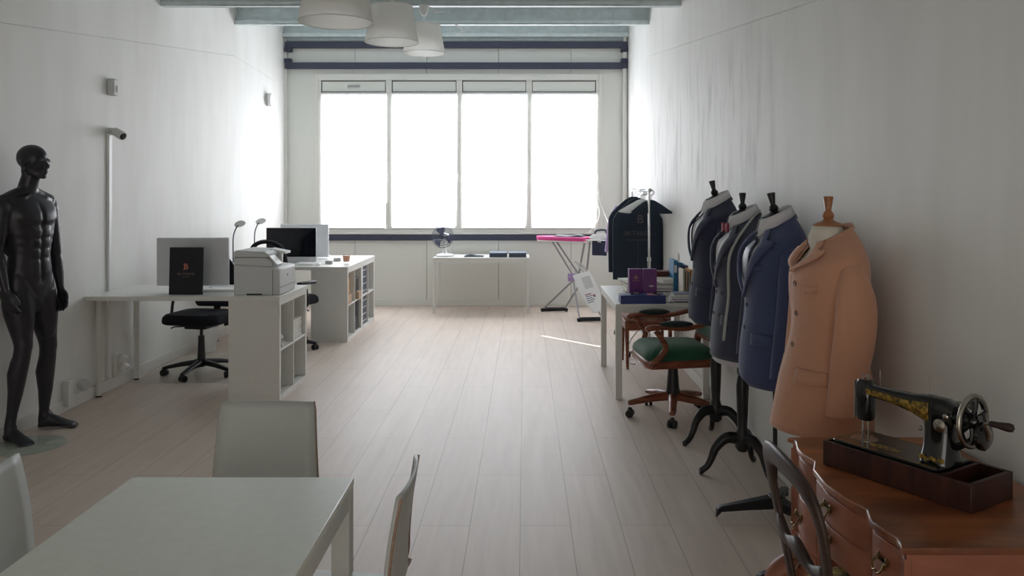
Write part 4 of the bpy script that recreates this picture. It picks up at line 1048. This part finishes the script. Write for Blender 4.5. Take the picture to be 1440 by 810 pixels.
def shirt(x, y, cap, rz, label, collar=True, tail=False):
    t = thing('shirt', label, 'shirt', (x,y,cap), rz)
    t0 = tz(-.81 if tail else -.60); ts = [lerp(t0,NT-1,i/30) for i in range(31)]
    MB().grid([[surf(2*PI*j/40, tt, -.006)+Vector((0,0,-.02 if (tail and i==0) else 0)) for j in range(41)] for i, tt in enumerate(ts)]).obj('shirt_body','shirt',t,solid=.002,smooth=180,off=-1)
    for s in (1,-1):
        rows = []
        for h in range(5):
            row = []
            for j in range(17):
                ph = s*lerp(.12, PI, j/16); bk = (1-math.cos(ph))/2
                rad, z = ((.066,-.06),(.062,.0),(.0635,.012),(.069,.008),(.086,-.040-.02*(1-bk)**3))[h]
                z2 = z + .010 - rad*math.cos(ph)*.55
                row.append(Vector((rad*math.cos(ph)*1.12, rad*math.sin(ph), z2)))
            rows.append(row)
        MB().grid(rows).obj('shirt_collar','shirt',t,solid=.002,smooth=180,off=0)
    return t

R = math.radians
RZ = PI+.02
D1 = (1.225,5.20,1.555); D2 = (1.235,4.60,1.475); D3 = (1.235,4.0,1.478); D4 = (1.235,3.30,1.462)
dummy(*D1, RZ,'black tailor dummy farthest back, on a black tripod, wearing the dark navy jacket','black','blackwood',R(204),.22)
dummy(*D2, RZ,'black tailor dummy on a turned tripod, wearing the grey jacket with bow tie','black','blackwood',R(180),0)
dummy(*D3, RZ,'black tailor dummy on a thin pole with metal feet, wearing the blue jacket','black','blackwood','cross',.18)
dummy(*D4, RZ,'cream tailor dummy with light wooden finial, wearing the camel coat','cream','beech','cross',0)
shirt(*D1,RZ,'white shirt with open collar under the dark navy jacket'); shirt(*D2,RZ,'white shirt with tail showing under the grey double-breasted jacket',tail=True); shirt(*D3,RZ,'white shirt with broad collar under the blue jacket and patterned tie')
jacket(*D1,RZ,'dark navy suit jacket on the farthest dummy beside the green armchair','navy','navylap',-.38,[(.05,-.43),(.05,-.54)],hem=-.78)
jacket(*D2,RZ,'charcoal grey double-breasted suit jacket with tape measure round its neck','grey','grey',-.40,[(.33,-.44),(-.05,-.44),(.33,-.56),(-.05,-.56)],db=True,hem=-.80,lw=.095)
jacket(*D3,RZ,'mid blue two-button suit jacket next to the camel coat','blue','blue',-.38,[(.05,-.43),(.05,-.54)])
jacket(*D4,RZ,'camel coloured wool coat with three buttons on the nearest dummy','tan','tan',-.17,[(.10,-.23),(.10,-.35),(.10,-.475)],k=(.93,1.0,.065),hand='wool_coat',cat='coat',hem=-.81,omtop=.72,sleeve=.56,lw=.085,cut=.0,bm='horn')
# bow tie
t = thing('bow_tie','wine red bow tie at the collar of the grey jacket','bow tie',(D2[0],D2[1],D2[2]),RZ)
c = Vector((.096,0,-.075))
MB().ell(c+Vector((.006,0,0)),(.012,.012,.013)).obj('knot','wine',t)
for s in (-1,1): MB().loft([[c+Vector((.003+a*.006,s*u,b*h)) for a, b in ((-1,-1),(1,-1),(1,1),(-1,1))] for u, h in ((.004,.010),(.025,.022),(.05,.028),(.062,.026))]).obj('wing','wine',t,bevel=.003)
b = MB(); b.grid([[Vector((.080*math.cos(p)*1.05,.078*math.sin(p),-.035+h-.044*math.cos(p))) for p in [2*PI*i/40 for i in range(41)]] for h in (-.012,.004)]); b.obj('neck_band','wine',t,solid=.002)
# necktie
def necktie(Dn, m, label):
    t = thing('necktie', label, 'necktie', Dn, RZ)
    c = Vector((.090,0,-.082))
    MB().loft([[c+Vector((dx,a*w,z)) for a, dx in ((-1,0),(0,.012),(1,0),(0,-.006))] for w, z in ((.018,.008),(.022,-.004),(.013,-.036))]).obj('knot',m,t,bevel=.002)
    rows = []
    for i in range(15):
        z = lerp(-.08,-.42,i/14); w = lerp(.014,.045,min(1,i/11)); rows.append([surf(q*w/.14,tz(z),.006) for q in (-1,-.5,0,.5,1)])
    MB().grid(rows).obj('blade',m,t,solid=.003)
necktie(D3,'tie','dark patterned necktie worn under the blue jacket')
# tape measure
tt = [(2.6,-.05),(1.9,-.055),(1.35,-.085),(1.0,-.14),(.85,-.22),(.8,-.32),(.77,-.45),(.72,-.58),(.68,-.69)]
rows = []
for i, (ph, z) in enumerate(tt):
    p = surf(ph,tz(z),.036 if z > -.12 else .026); rows.append(p)
rows = spline(rows,5); wd = Vector((.7,-.7,0))
b = MB(); b.grid([[p+Vector((.008,-.002,.0)),p-Vector((.008,-.002,0))] for p in rows])
o = b.obj('tape_measure','tape',None,loc=D2,rotz=RZ,solid=.001); tag(o,'pale grey tape measure draped over the grey jacket shoulder','tape measure')

# ------------------------------------------------------------------ serpentine writing desk
fe = [(.889,1.913),(.897,1.94),(.903,1.972),(.893,2.015),(.884,2.072),(.905,2.147),(.905,2.149),(.878,2.228),(.864,2.333),(.874,2.458),(.905,2.533),(.905,2.535),(.890,2.60),(.893,2.66),(.912,2.73),(.914,2.752),(.899,2.781)]
t = thing('writing_desk','antique walnut desk with serpentine drawer front along the right wall','desk',(1.16,2.35,0))
L2 = [(x-1.16,y-2.35) for x, y in fe]
back = [(.265,L2[-1][1]),(.265,L2[0][1])]
MB().prism(L2+back,.742,.76,'z').obj('desk_top','veneer',t,bevel=.004)
ins = lambda p, d: [(x+d, y) for x, y in p]
def section(i0, i1, z0, name='carcass', y0=0, y1=0):
    q = [list(p) for p in ins(L2[i0:i1],.016)]; q[0][1] += y0; q[-1][1] += y1
    return MB().prism(q+[(.26,q[-1][1]),(.26,q[0][1])],z0,.742,'z').obj(name,'veneerf',t,bevel=.003)
section(0,6,.548,y0=.012); section(6,11,.545); section(11,17,.30,y1=-.012)
def bail(y, z, xx, par):
    p = Vector((xx,y,z))
    o = MB(); o.box(p+Vector((-.004,0,.01)),(.003,.045,.012)); o.box(p+Vector((-.004,0,-.001)),(.003,.02,.028)); o.ell(p+Vector((-.005,-.022,.012)),(.004,.009,.011),seg=8); o.ell(p+Vector((-.005,.022,.012)),(.004,.009,.011),seg=8)
    o.ell(p+Vector((-.008,-.022,.008)),(.006,.005,.005),seg=8); o.ell(p+Vector((-.008,.022,.008)),(.006,.005,.005),seg=8)
    o.tube(spline([p+Vector((-.012,-.022,.008)),p+Vector((-.02,-.024,-.008)),p+Vector((-.024,-.012,-.018)),p+Vector((-.024,0,-.014)),p+Vector((-.024,.012,-.018)),p+Vector((-.02,.024,-.008)),p+Vector((-.012,.022,.008))],4),.003,6)
    h = o.obj('handle','brass',par); return h
def drawer(i0, i1, z0, z1, ys):
    q = L2[i0:i1]; q2 = [(x-.002+ .012, y) for x, y in q]; q2[0] = (q2[0][0], q2[0][1]+.010); q2[-1] = (q2[-1][0], q2[-1][1]-.010)
    d = MB().prism(q2+[(x+.02,y) for x, y in q2[::-1]],z0,z1,'z').obj('drawer','veneerf',t,bevel=.003)
    for y in ys:
        yy = y-2.35
        best = min(q2, key=lambda p: abs(p[1]-yy)); 
        for a, b in zip(q2,q2[1:]):
            if a[1] <= yy <= b[1]: best = (lerp(a[0],b[0],(yy-a[1])/(b[1]-a[1]+1e-9)),yy)
        bail(yy,(z0+z1)/2,best[0],d)
drawer(0,6,.61,.728,[2.03]); drawer(0,6,.558,.603,[])
drawer(6,11,.645,.728,[2.33]); drawer(6,11,.56,.637,[2.33])
drawer(11,17,.61,.728,[2.66]); drawer(11,17,.46,.598,[2.66]); drawer(11,17,.315,.448,[2.66])
for cx, cy, sx, sy in ((L2[0][0]+.06,L2[0][1]+.03,-1,-1),(L2[-1][0]+.04,L2[-1][1]-.05,-1,1),(.23,L2[0][1]+.03,0,-1),(.23,L2[-1][1]-.05,0,1)):
    if sx: MB().tube(spline([(cx+.02,cy,.56 if sy < 0 else .36),(cx-.02,cy,.35),(cx-.085,cy+sy*.01,.305),(cx-.095,cy+sy*.01,.22),(cx-.055,cy,.10),(cx-.06,cy,.03),(cx-.09,cy,.0)],4),[.045,.045,.040,.032,.02,.018,.022],10).obj('leg','veneerf',t)
    else: MB().tube(spline([(cx,cy,.56 if sy < 0 else .36),(cx+sx*.02,cy+sy*.01,.28),(cx+sx*.0,cy,.16),(cx+sx*.01,cy,.07),(cx+sx*.035,cy+sy*.01,.02),(cx+sx*.04,cy+sy*.01,.0)],4),[.045,.045,.03,.02,.022,.02],10).obj('leg','veneerf',t)

# ------------------------------------------------------------------ hand-crank sewing machine
O = Vector((.919,2.50,.7605)); ang = math.atan2(-.847,.53)
t = thing('sewing_machine','vintage black and gold hand-crank sewing machine in a wooden base on the desk','sewing machine',O,ang)
b = MB(); Lb, Wb, hb = .46, .205, .075
b.b2(0,Lb,0,.012,0,hb); b.b2(0,Lb,Wb-.012,Wb,0,hb); b.b2(0,.012,.012,Wb-.012,0,hb); b.b2(Lb-.014,Lb,.012,Wb-.012,0,hb); b.b2(.362,.374,.012,Wb-.012,0,hb); b.b2(.012,Lb-.014,.012,Wb-.012,0,.02)
b.obj('wooden_base','boxwood',t,bevel=.002)
MB().prism(rrect(.016,.358,.016,Wb-.016,.02),hb-.004,hb+.008,'z').obj('bed_plate','japan',t,bevel=.003)
b = MB(); y0 = hb+.0085
for x0,x1,ya,yb in ((.024,.35,.022,.025),(.024,.35,Wb-.025,Wb-.022),(.024,.027,.024,Wb-.024)): b.b2(x0,x1,ya,yb,y0-.001,y0)
b.obj('gold_lining','gold',t)
MB().prism([(.165+.05*math.cos(a),.07+.017*math.sin(a)) for a in [2*PI*i/20 for i in range(20)]],y0-.001,y0+.0002,'z').obj('bed_decal','gold',t)
MB().prism([(.075+.04*math.cos(a),.10+.035*math.sin(a)) for a in [2*PI*i/20 for i in range(20)]],y0-.001,y0+.001,'z').obj('slide_plate','nickel',t)
vy = .10
def sq(c, ax_, hx, hy, n=20, e=.6):
    """rounded section; ax_='x' (in yz) or 'z' (in xy)"""
    out = []
    for j in range(n):
        a = 2*PI*j/n; u = math.copysign(abs(math.cos(a))**e, math.cos(a))*hx; v = math.copysign(abs(math.sin(a))**e, math.sin(a))*hy
        out.append(Vector(c)+(Vector((0,u,v)) if ax_ == 'x' else Vector((u,v,0))))
    return out
zb = hb+.006
body = MB().loft([sq((.318,vy,zb),'z',.046,.052),sq((.318,vy,zb+.012),'z',.044,.050),sq((.318,vy,zb+.04),'z',.041,.040),sq((.318,vy,zb+.09),'z',.040,.034),sq((.316,vy,zb+.13),'z',.044,.033),sq((.314,vy,zb+.165),'z',.046,.030)]).obj('pillar','japan',t,smooth=60)
MB().loft([sq((.365,vy,zb+.132),'x',.028,.034),sq((.34,vy,zb+.138),'x',.031,.042),sq((.29,vy,zb+.142),'x',.03,.04),sq((.24,vy,zb+.147),'x',.024,.028),sq((.17,vy,zb+.152),'x',.020,.020),sq((.09,vy,zb+.156),'x',.019,.019),sq((.06,vy,zb+.156),'x',.018,.02)]).obj('arm','japan',t,smooth=60)
MB().loft([sq((.078,vy,zb+.062),'z',.022,.020),sq((.078,vy,zb+.075),'z',.026,.023),sq((.078,vy,zb+.13),'z',.027,.024),sq((.078,vy,zb+.17),'z',.026,.023),sq((.078,vy,zb+.185),'z',.018,.016)]).obj('head','japan',t,smooth=60)
MB().prism(rrect(.050,.0525,vy-.018,vy+.018,.001),zb+.065,zb+.178,'z').obj('face_plate','nickel',t)
b = MB(); b.cyl((.07,vy,zb),(.07,vy,zb+.2),.0035,seg=8); b.cyl((.088,vy,zb+.005),(.088,vy,zb+.195),.0035,seg=8); b.lathe([(.007,0),(.008,.006),(.005,.01)],(.088,vy,zb+.19)); b.box((.07,vy,zb+.004),(.016,.01,.004)); b.box((.07,vy,zb+.02),(.008,.008,.016)); b.obj('needle_bar','nickel',t)
# decals on the camera side (v small)
rows = []
for i in range(24):
    u = i/23; x = lerp(.085,.30,u); hz = lerp(.009,.013,min(1,u/.6)) if u < .62 else lerp(.013,.030,(u-.62)/.38); yy = vy-lerp(.0195,.0305,max(0,min(1,(u-.35)/.6)))-.0012
    zc = zb+lerp(.156,.142,u); rows.append([Vector((x,yy,zc-hz)),Vector((x,yy-.001,zc)),Vector((x,yy,zc+hz*.75))])
MB().grid(rows).obj('arm_decal','gold',t,solid=.001)
b = MB()
for i in range(9): b.ell((.286+.008*i,vy-.0475,zb+.014+.004*math.sin(i*1.9)),(.006,.0035,.007),seg=8)
b.obj('base_decal','gold',t)
b = MB()
b.lathe([(.017,0),(.018,.004),(.012,.006),(.004,.010)],(.335,vy-.034,zb+.11),(0,-1,0)); b.obj('tension_disc','nickel',t)
MB().lathe([(.006,0),(.008,.012),(.004,.015)],(.355,vy-.03,zb+.14),(0,-1,0)).obj('thread_guide','nickel',t); MB().ell((.275,vy-.03,zb+.088),(.006,.006,.008),seg=8).obj('thread_guide','nickel',t)
for u, h in ((.275,.05),(.12,.04)): MB().cyl((u,vy+(.01 if u>.2 else .012),zb+.165),(u,vy+.012,zb+.18+h),.0018,seg=8).obj('spool_pin','nickel',t)
b = MB(); b.cyl((.345,vy+.02,zb+.165),(.385,vy+.03,zb+.17),.008); b.lathe([(.014,0),(.014,.006)],(.385,vy+.03,zb+.17),(1,0,0)); b.obj('bobbin_winder','nickel',t)
wc = Vector((.408,vy,zb+.134))
b = MB(); b.torus(wc,.069,.0065,(1,0,0),40,ts=10); b.obj('handwheel','nickel',t)
b = MB(); b.torus(wc,.060,.006,(1,0,0),40,ts=6); b.lathe([(.022,-.045),(.022,-.01),(.018,.014),(.012,.02)],wc,(1,0,0))
for k in range(6):
    a = k*PI/3+.3; d = Vector((0,math.cos(a),math.sin(a))); b.tube([wc+d*.015,wc+d*.04+Vector((.003,0,0)),wc+d*.062],[.008,.006,.008],8)
b.obj('wheel_spokes','japan',t)
# crank housing and handle on the wheel's outer side, lower near side
hc = wc+Vector((.034,-.012,-.030))
b = MB(); b.lathe([(.034,-.008),(.038,-.004),(.038,.006),(.03,.012),(.01,.014)],hc,(1,0,0),28); b.tube([hc+Vector((-.03,.0,-.02)),Vector((.36,vy,zb+.05))],.010,8); b.tube([hc+Vector((-.004,.01,.02)),wc+Vector((.02,.0,.02))],.014,8)
b.obj('crank_housing','japan',t)
hp = hc+Vector((.014,-.018,.040))
b = MB(); b.tube([hc+Vector((.014,0,-.008)),hc+Vector((.018,-.004,.014)),hp],[.006,.007,.006],8); b.cyl(hp,hp+Vector((.016,-.002,.004)),.005,seg=8); b.obj('crank_arm','nickel',t)
MB().lathe([(.005,0),(.008,.006),(.0085,.02),(.012,.045),(.010,.056),(.0,.06)],hp+Vector((.012,-.002,.004)),(.9,.25,-.05)).obj('crank_handle','walnut',t)

# ------------------------------------------------------------------ balloon-back chair at the desk, front is +x
t = thing('balloon_back_chair','dark wooden chair with open arched back and yellow floral seat by the desk','chair',(.93,2.14,0))
bk = lambda y, z: Vector((-.165-.075*(z-.5)/.4+.012*(1-(y/.2)**2)*-1, y, z))
path = spline([bk(-.155,.45),bk(-.165,.55),bk(-.19,.70),bk(-.195,.80),bk(-.15,.865),bk(0,.885),bk(.15,.865),bk(.195,.80),bk(.19,.70),bk(.165,.55),bk(.155,.45)],6)
MB().tube(path,[.024,.024,.025,.028,.034,.034,.034,.028,.025,.024,.024],14,flat=.42,up=(1,0,0)).obj('back_frame','walnut',t,smooth=70)
rows = []
for i in range(17):
    y = lerp(-.178,.178,i/16); h = .020+.014*abs(math.cos(i/16*PI*2)); rows.append([bk(y,.645-h*.7-.01*math.cos(i/16*2*PI)),bk(y,.645)+Vector((-.006,0,0)),bk(y,.645+h+.008*math.cos(i/16*4*PI))])
MB().grid(rows).obj('crossbar','walnut',t,solid=.016,off=0)
q = lambda s: [(x*s+.02, y*s) for x, y in [(-.19,-.16),(-.19,.16),(-.05,.235),(.10,.245),(.2,.17),(.21,0),(.2,-.17),(.10,-.245),(-.05,-.235)]]
MB().loft([[Vector((x,y,z)) for x, y in q(s)] for s, z in ((.98,.39),(1.0,.40),(1.0,.435),(.97,.44))]).obj('seat_frame','walnut',t,bevel=.004)
MB().loft([[Vector((x,y,z)) for x, y in q(s)] for s, z in ((.93,.435),(.97,.470),(.94,.508),(.75,.530),(.3,.538))]).obj('seat','floral',t,smooth=180)
for s in (-1,1):
    MB().tube([(.17,s*.17,.41),(.175,s*.175,.3),(.18,s*.18,.1),(.185,s*.185,0)],[.022,.024,.016,.012],10).obj('leg','walnut',t)
    MB().tube([(-.155,s*.15,.45),(-.165,s*.15,.3),(-.20,s*.155,.1),(-.23,s*.16,0)],[.018,.018,.015,.012],10).obj('leg','walnut',t)

# ------------------------------------------------------------------ standing mannequin
def man():
    t = thing('mannequin','matt black male mannequin standing on a glass disc by the left wall','mannequin',(-3.13,5.11,0))
    o0 = Vector((-3.13,5.11,0)); b = MB()
    f = Vector((.972,-.235,0)).normalized(); r = Vector((f.y,-f.x,0))        # r is his right, towards the camera
    hd = Vector((.985,-.17,0)).normalized(); hr = Vector((hd.y,-hd.x,0))
    cx = P(41,400,5.26); cx = Vector((cx.x,cx.y,0))
    ss = lambda x, lo, hi: (lambda t: t*t*(3-2*t))(max(0, min(1, (x-lo)/(hi-lo))))
    def relief(y, z):
        """chest, abdomen and groin lines on the front of the trunk"""
        u = abs(y); d = 0
        z0 = 1.388+.035*(u/.15)**2+.012*math.exp(-(u/.03)**2)
        d += .017*ss(z,z0-.006,z0+.014)*(1-ss(z,1.455,1.54))*(1-ss(u,.125,.175))
        d -= .013*math.exp(-(u/.010)**2)*ss(z,1.00,1.06)*(1-ss(z,1.50,1.55))
        col = (1-ss(u,.060,.082))*ss(z,1.02,1.08)*(1-ss(z,1.355,1.385))
        d += .011*col
        for zg in (1.165,1.232,1.298): d -= .009*math.exp(-((z-zg-.15*u)/.008)**2)*(1-ss(u,.06,.08))
        dd = abs((u-.04)*.84-(z-.945)*.54) if .93 < z < 1.09 else 9
        d -= .008*math.exp(-(dd/.010)**2)
        for zg in (1.22,1.27,1.32): d += .004*math.exp(-((z-zg-.3*(u-.1))/.012)**2)*ss(u,.085,.10)*(1-ss(u,.14,.16))
        return d
    def ring(z, of, a_f, a_b, w, n=112, e=.9, orr=0):
        out = []
        for j in range(n):
            q = 2*PI*j/n; c, s = math.cos(q), math.sin(q); y = w*math.copysign(abs(s)**e,s)
            x = (a_f if c > 0 else a_b)*math.copysign(abs(c)**e,c)
            if c > 0: x += relief(y, z)*min(1, c*3)
            out.append(cx+f*(of+x)+r*(orr+y)+Vector((0,0,z)))
        return out
    tr = [(.86,.0,.06,.07,.10),(.90,.0,.092,.098,.155),(.97,.0,.100,.105,.170),(1.04,.0,.098,.095,.162),(1.12,.0,.094,.085,.144),(1.20,.0,.092,.078,.136),(1.28,.0,.098,.085,.148),(1.37,-.005,.106,.098,.172),(1.45,-.01,.108,.105,.188),(1.51,-.015,.100,.10,.184),(1.555,-.02,.08,.085,.155),(1.59,-.02,.062,.07,.095),(1.62,-.018,.052,.058,.06)]
    cols = [interp([q[i] for q in tr], 12) for i in range(5)]
    b.loft([ring(*[cc[i] for cc in cols]) for i in range(len(cols[0]))])
    W = lambda z, ff=0, rr=0: cx+f*ff+r*rr+Vector((0,0,z))
    rot = Matrix((f, r, Vector((0,0,1)))).transposed()
    E = lambda p, rad, rt=rot: b.ell(p, rad, rt, 18)
    for s in (-1,1):
        E(W(1.48,-.06,s*.09),(.045,.07,.09))                                                  # shoulder blades
        E(W(1.30,-.04,s*.115),(.06,.04,.11))
        E(W(1.13,.0,s*.096),(.070,.040,.10))                                             # obliques
        E(W(.95,-.040,s*.078),(.072,.085,.09))                                               # glutes
        b.tube([W(1.60,-.01,s*.03),W(1.575,-.02,s*.10),W(1.535,-.015,s*.175)],[.045,.042,.05],14)   # trapezius
        b.tube([W(1.585,.035,s*.015),W(1.565,.05,s*.09),W(1.55,.02,s*.16)],.010,8)                   # collar bone
    E(W(.89,.058,0),(.040,.045,.07))
    # legs: near (his right) and far
    hipR, hipL = W(.93,.0,.088), W(.93,.0,-.088)
    kR, aR = P(33,487,5.17), P(14,598,5.17); kL, aL = P(68,485,5.42), P(61,590,5.50)
    for hip, kn, an, toe, heel in ((hipR,kR,aR,P(42,628,5.09),P(9,618,5.20)),(hipL,kL,aL,P(108,598,5.535),P(55,601,5.49))):
        b.tube([hip+Vector((0,0,.03)),hip.lerp(kn,.15),hip.lerp(kn,.35),hip.lerp(kn,.6),hip.lerp(kn,.85),kn,kn.lerp(an,.12)],[.09,.094,.090,.074,.058,.054,.050],18)
        E(kn+f*.022+Vector((0,0,.0)),(.036,.036,.045)); E(hip.lerp(kn,.82)+f*.015+r*-.03,(.03,.026,.05)); E(hip.lerp(kn,.45)+f*.02,(.068,.066,.16))
        b.tube([kn,kn.lerp(an,.15),kn.lerp(an,.35)-f*.012,kn.lerp(an,.6),kn.lerp(an,.85),an,Vector((an.x,an.y,.05))],[.050,.052,.058,.044,.032,.033,.035],18)
        E(kn.lerp(an,.30)-f*.026,(.038,.045,.095))
        toe.z = .018; heel.z = .028; d = (toe-heel).normalized(); sd = Vector((-d.y,d.x,0))
        L = (toe-heel).length; L = max(L,.245); toe = heel+d*L
        def fr(u, w, h, z0=.004): c = heel+d*L*u; return [Vector((c.x,c.y,z0))+sd*w*math.cos(q)+Vector((0,0,h/2+h/2*math.sin(q))) for q in [2*PI*j/16 for j in range(16)]]
        b.loft([fr(-.02,.015,.035),fr(.03,.030,.06),fr(.12,.034,.085),fr(.28,.032,.098),fr(.45,.034,.078),fr(.62,.042,.055),(fr(.78,.047,.038)),fr(.9,.044,.028)])
        for k in range(5):
            o = (k-2)*.0175; b.tube([heel+d*L*.8+sd*o+Vector((0,0,-.006)),heel+d*L*(.99-.012*abs(k-1.0))+sd*o*1.02+Vector((0,0,-.014))],[.012,.0095],10)
        E(heel.lerp(toe,.2)+Vector((0,0,.06)),(.03,.04,.04))
    # arms
    def arm(sh, el, wr, sgn):
        b.tube([sh,sh.lerp(el,.25),sh.lerp(el,.55),sh.lerp(el,.85),el],[.058,.053,.048,.041,.038],16)
        E(sh+Vector((0,0,-.02))+r*sgn*.006,(.058,.052,.085)); E(sh.lerp(el,.5)+f*.014,(.036,.036,.075))
        b.tube([el,el.lerp(wr,.2),el.lerp(wr,.5),el.lerp(wr,.85),wr],[.037,.041,.036,.026,.024],16)
    shR, elR, wrR = W(1.505,-.02,.185), W(1.22,-.02,.225), W(.985,.05,.225)
    shL, elL, wrL = W(1.505,-.02,-.178), P(78,358,5.50), P(85,405,5.45)
    arm(shR,elR,wrR,1); arm(shL,elL,wrL,-1)
    for wr, el, sgn in ((wrR,elR,1),(wrL,elL,-1)):
        d = ((wr-el).normalized()+f*.15+Vector((0,0,-.3))).normalized(); n = (r*-sgn); n = (n-d*n.dot(d)).normalized(); s = d.cross(n)
        if s.dot(f) < 0: s = -s
        def hrg(u, w, th): c = wr+d*u; return [c+s*w*math.cos(q)+n*th*math.sin(q) for q in [2*PI*j/16 for j in range(16)]]
        b.loft([hrg(-.02,.024,.020),hrg(.02,.030,.019),hrg(.055,.038,.018),hrg(.09,.040,.015),hrg(.097,.036,.010)])
        for k, (ln, o) in enumerate(((.072,.029),(.082,.010),(.076,-.010),(.060,-.028))):
            p = wr+d*.085+s*o
            b.tube([p,p+d*ln*.45+n*.006+s*o*.10,p+d*ln*.75+n*.018+s*o*.14,p+d*ln*.92+n*.032+s*o*.12],[.0105,.0098,.009,.0075],10)
        p = wr+d*.025+s*.022
        b.tube([p,p+d*.03+s*.022+n*.008,p+d*.06+s*.028+n*.016,p+d*.082+s*.026+n*.020],[.014,.0125,.011,.009],10)
    # neck and head, turned a little away from the chest
    hc = P(47,228,5.26); hc = Vector((hc.x,hc.y,1.795)); rh = Matrix((hd, hr, Vector((0,0,1)))).transposed()
    b.tube([W(1.56,-.02,0),W(1.62,-.015,0),hc+hd*-.018+Vector((0,0,-.09)),hc+hd*-.02+Vector((0,0,-.04))],[.075,.058,.054,.056],18)
    for s in (-1,1): b.tube([hc+hr*s*.05+hd*-.03+Vector((0,0,-.05)),W(1.60,.03,s*.015)],[.016,.014],10)
    Hh = lambda x, y, z: hc+hd*x+hr*y+Vector((0,0,z))
    EH = lambda p, rad: b.ell(p, rad, rh, 22)
    EH(Hh(-.012,0,.028),(.098,.076,.085)); EH(Hh(.028,0,-.02),(.066,.060,.085)); EH(Hh(.040,0,-.075),(.046,.043,.036))
    EH(Hh(.072,0,-.096),(.020,.022,.016))
    for s in (-1,1):
        b.tube([Hh(.066,s*.018,-.098),Hh(.03,s*.052,-.075),Hh(-.012,s*.058,-.045)],[.012,.011,.009],10)
        EH(Hh(.058,s*.044,-.022),(.026,.018,.022)); EH(Hh(.073,s*.030,.010),(.018,.030,.012)); EH(Hh(.075,s*.030,-.008),(.012,.014,.008))
        EH(Hh(-.012,s*.077,-.012),(.018,.007,.030))
    b.tube([Hh(.088,0,.004),Hh(.100,0,-.016),Hh(.112,0,-.034)],[.009,.010,.013],10); EH(Hh(.098,0,-.038),(.014,.017,.009))
    EH(Hh(.089,0,-.060),(.014,.022,.007)); EH(Hh(.087,0,-.072),(.013,.019,.008))
    for v in b.bm.verts: v.co -= o0
    bo = b.obj('body','mannequin',t,remesh=.0055)
    # melt the muscle volumes into one skin: strong on trunk and limbs, light on face, hands and feet
    import numpy as np
    bpy.context.view_layer.update()
    me = bpy.data.meshes.new_from_object(bo.evaluated_get(bpy.context.evaluated_depsgraph_get()))
    nv = len(me.vertices); co = np.empty(nv*3); me.vertices.foreach_get('co', co); co = co.reshape(-1,3)
    ed = np.empty(len(me.edges)*2, dtype=np.int64); me.edges.foreach_get('vertices', ed); ed = ed.reshape(-1,2)
    deg = np.bincount(ed.ravel(), minlength=nv).astype(float)[:,None]
    wt = np.ones(nv); 
    def soften(center, rad, lo):
        d = np.linalg.norm(co-np.array(center-o0), axis=1); k = np.clip((d-rad*.75)/(rad*.25),0,1); np.minimum(wt, lo+(1-lo)*k, out=wt)
    soften(hc, .15, .32); soften(wrR+Vector((0,0,-.10)), .13, .06); soften(wrL+Vector((0,0,-.10)), .13, .06)
    wt[:] = np.minimum(wt, .08+.92*np.clip((co[:,2]-.06)/.06,0,1)); wt = wt[:,None]
    for it in range(10):
        acc = np.zeros_like(co); np.add.at(acc, ed[:,0], co[ed[:,1]]); np.add.at(acc, ed[:,1], co[ed[:,0]])
        lap = acc/deg-co; co = co+lap*(.5 if it % 2 == 0 else -.56 if it > 16 else .3)*wt
    me.vertices.foreach_set('co', co.ravel()); me.update(); me.polygons.foreach_set('use_smooth',[True]*len(me.polygons))
    me.materials.clear(); me.materials.append(M['mannequin']); bo.modifiers.clear(); bo.data = me
    MB().lathe([(.205,.0005),(.21,.003),(.21,.007),(.205,.009)],seg=64).obj('glass_base',mat('greenish_base_glass',(196,208,198),.04,alpha=.45,var=0),t)
    MB().cyl((-.15,.10,.0),(-.165,.095,.12),.006).obj('support_rod','chrome',t)
man()

# ------------------------------------------------------------------ light and camera
w = bpy.data.worlds.new('World'); S.world = w; w.use_nodes = True
bg = w.node_tree.nodes['Background']; bg.inputs[0].default_value = (1,.95,.89,1); bg.inputs[1].default_value = 2.1
sun = bpy.data.lights.new('sun','SUN'); sun.energy = 40; sun.angle = .004; sun.color = (1,.95,.88)
so = bpy.data.objects.new('sun', sun); COL.objects.link(so)
# low sun slipping past the edge of the first blind onto the floor
g = Vector((-1.961, YB-.028, 1.125)); h = Vector((.19, 9.03, 0)); so.rotation_euler = (h-g).to_track_quat('-Z','Y').to_euler(); so.location = (-4,15,5)
cam = bpy.data.cameras.new('camera'); co = bpy.data.objects.new('camera', cam); COL.objects.link(co)
co.location = (0,0,H); co.rotation_euler = (PI/2,0,0)
cam.sensor_width = 36; cam.lens = 36*F/1440; cam.shift_x = -18/1440; cam.shift_y = -135/1440; cam.clip_start = .05
S.camera = co
S.cycles.max_bounces = 12; S.cycles.diffuse_bounces = 8
S.view_settings.view_transform = 'Standard'; S.view_settings.look = 'None'; S.view_settings.gamma = 1; S.view_settings.use_curve_mapping = False
S.view_settings.exposure = 0
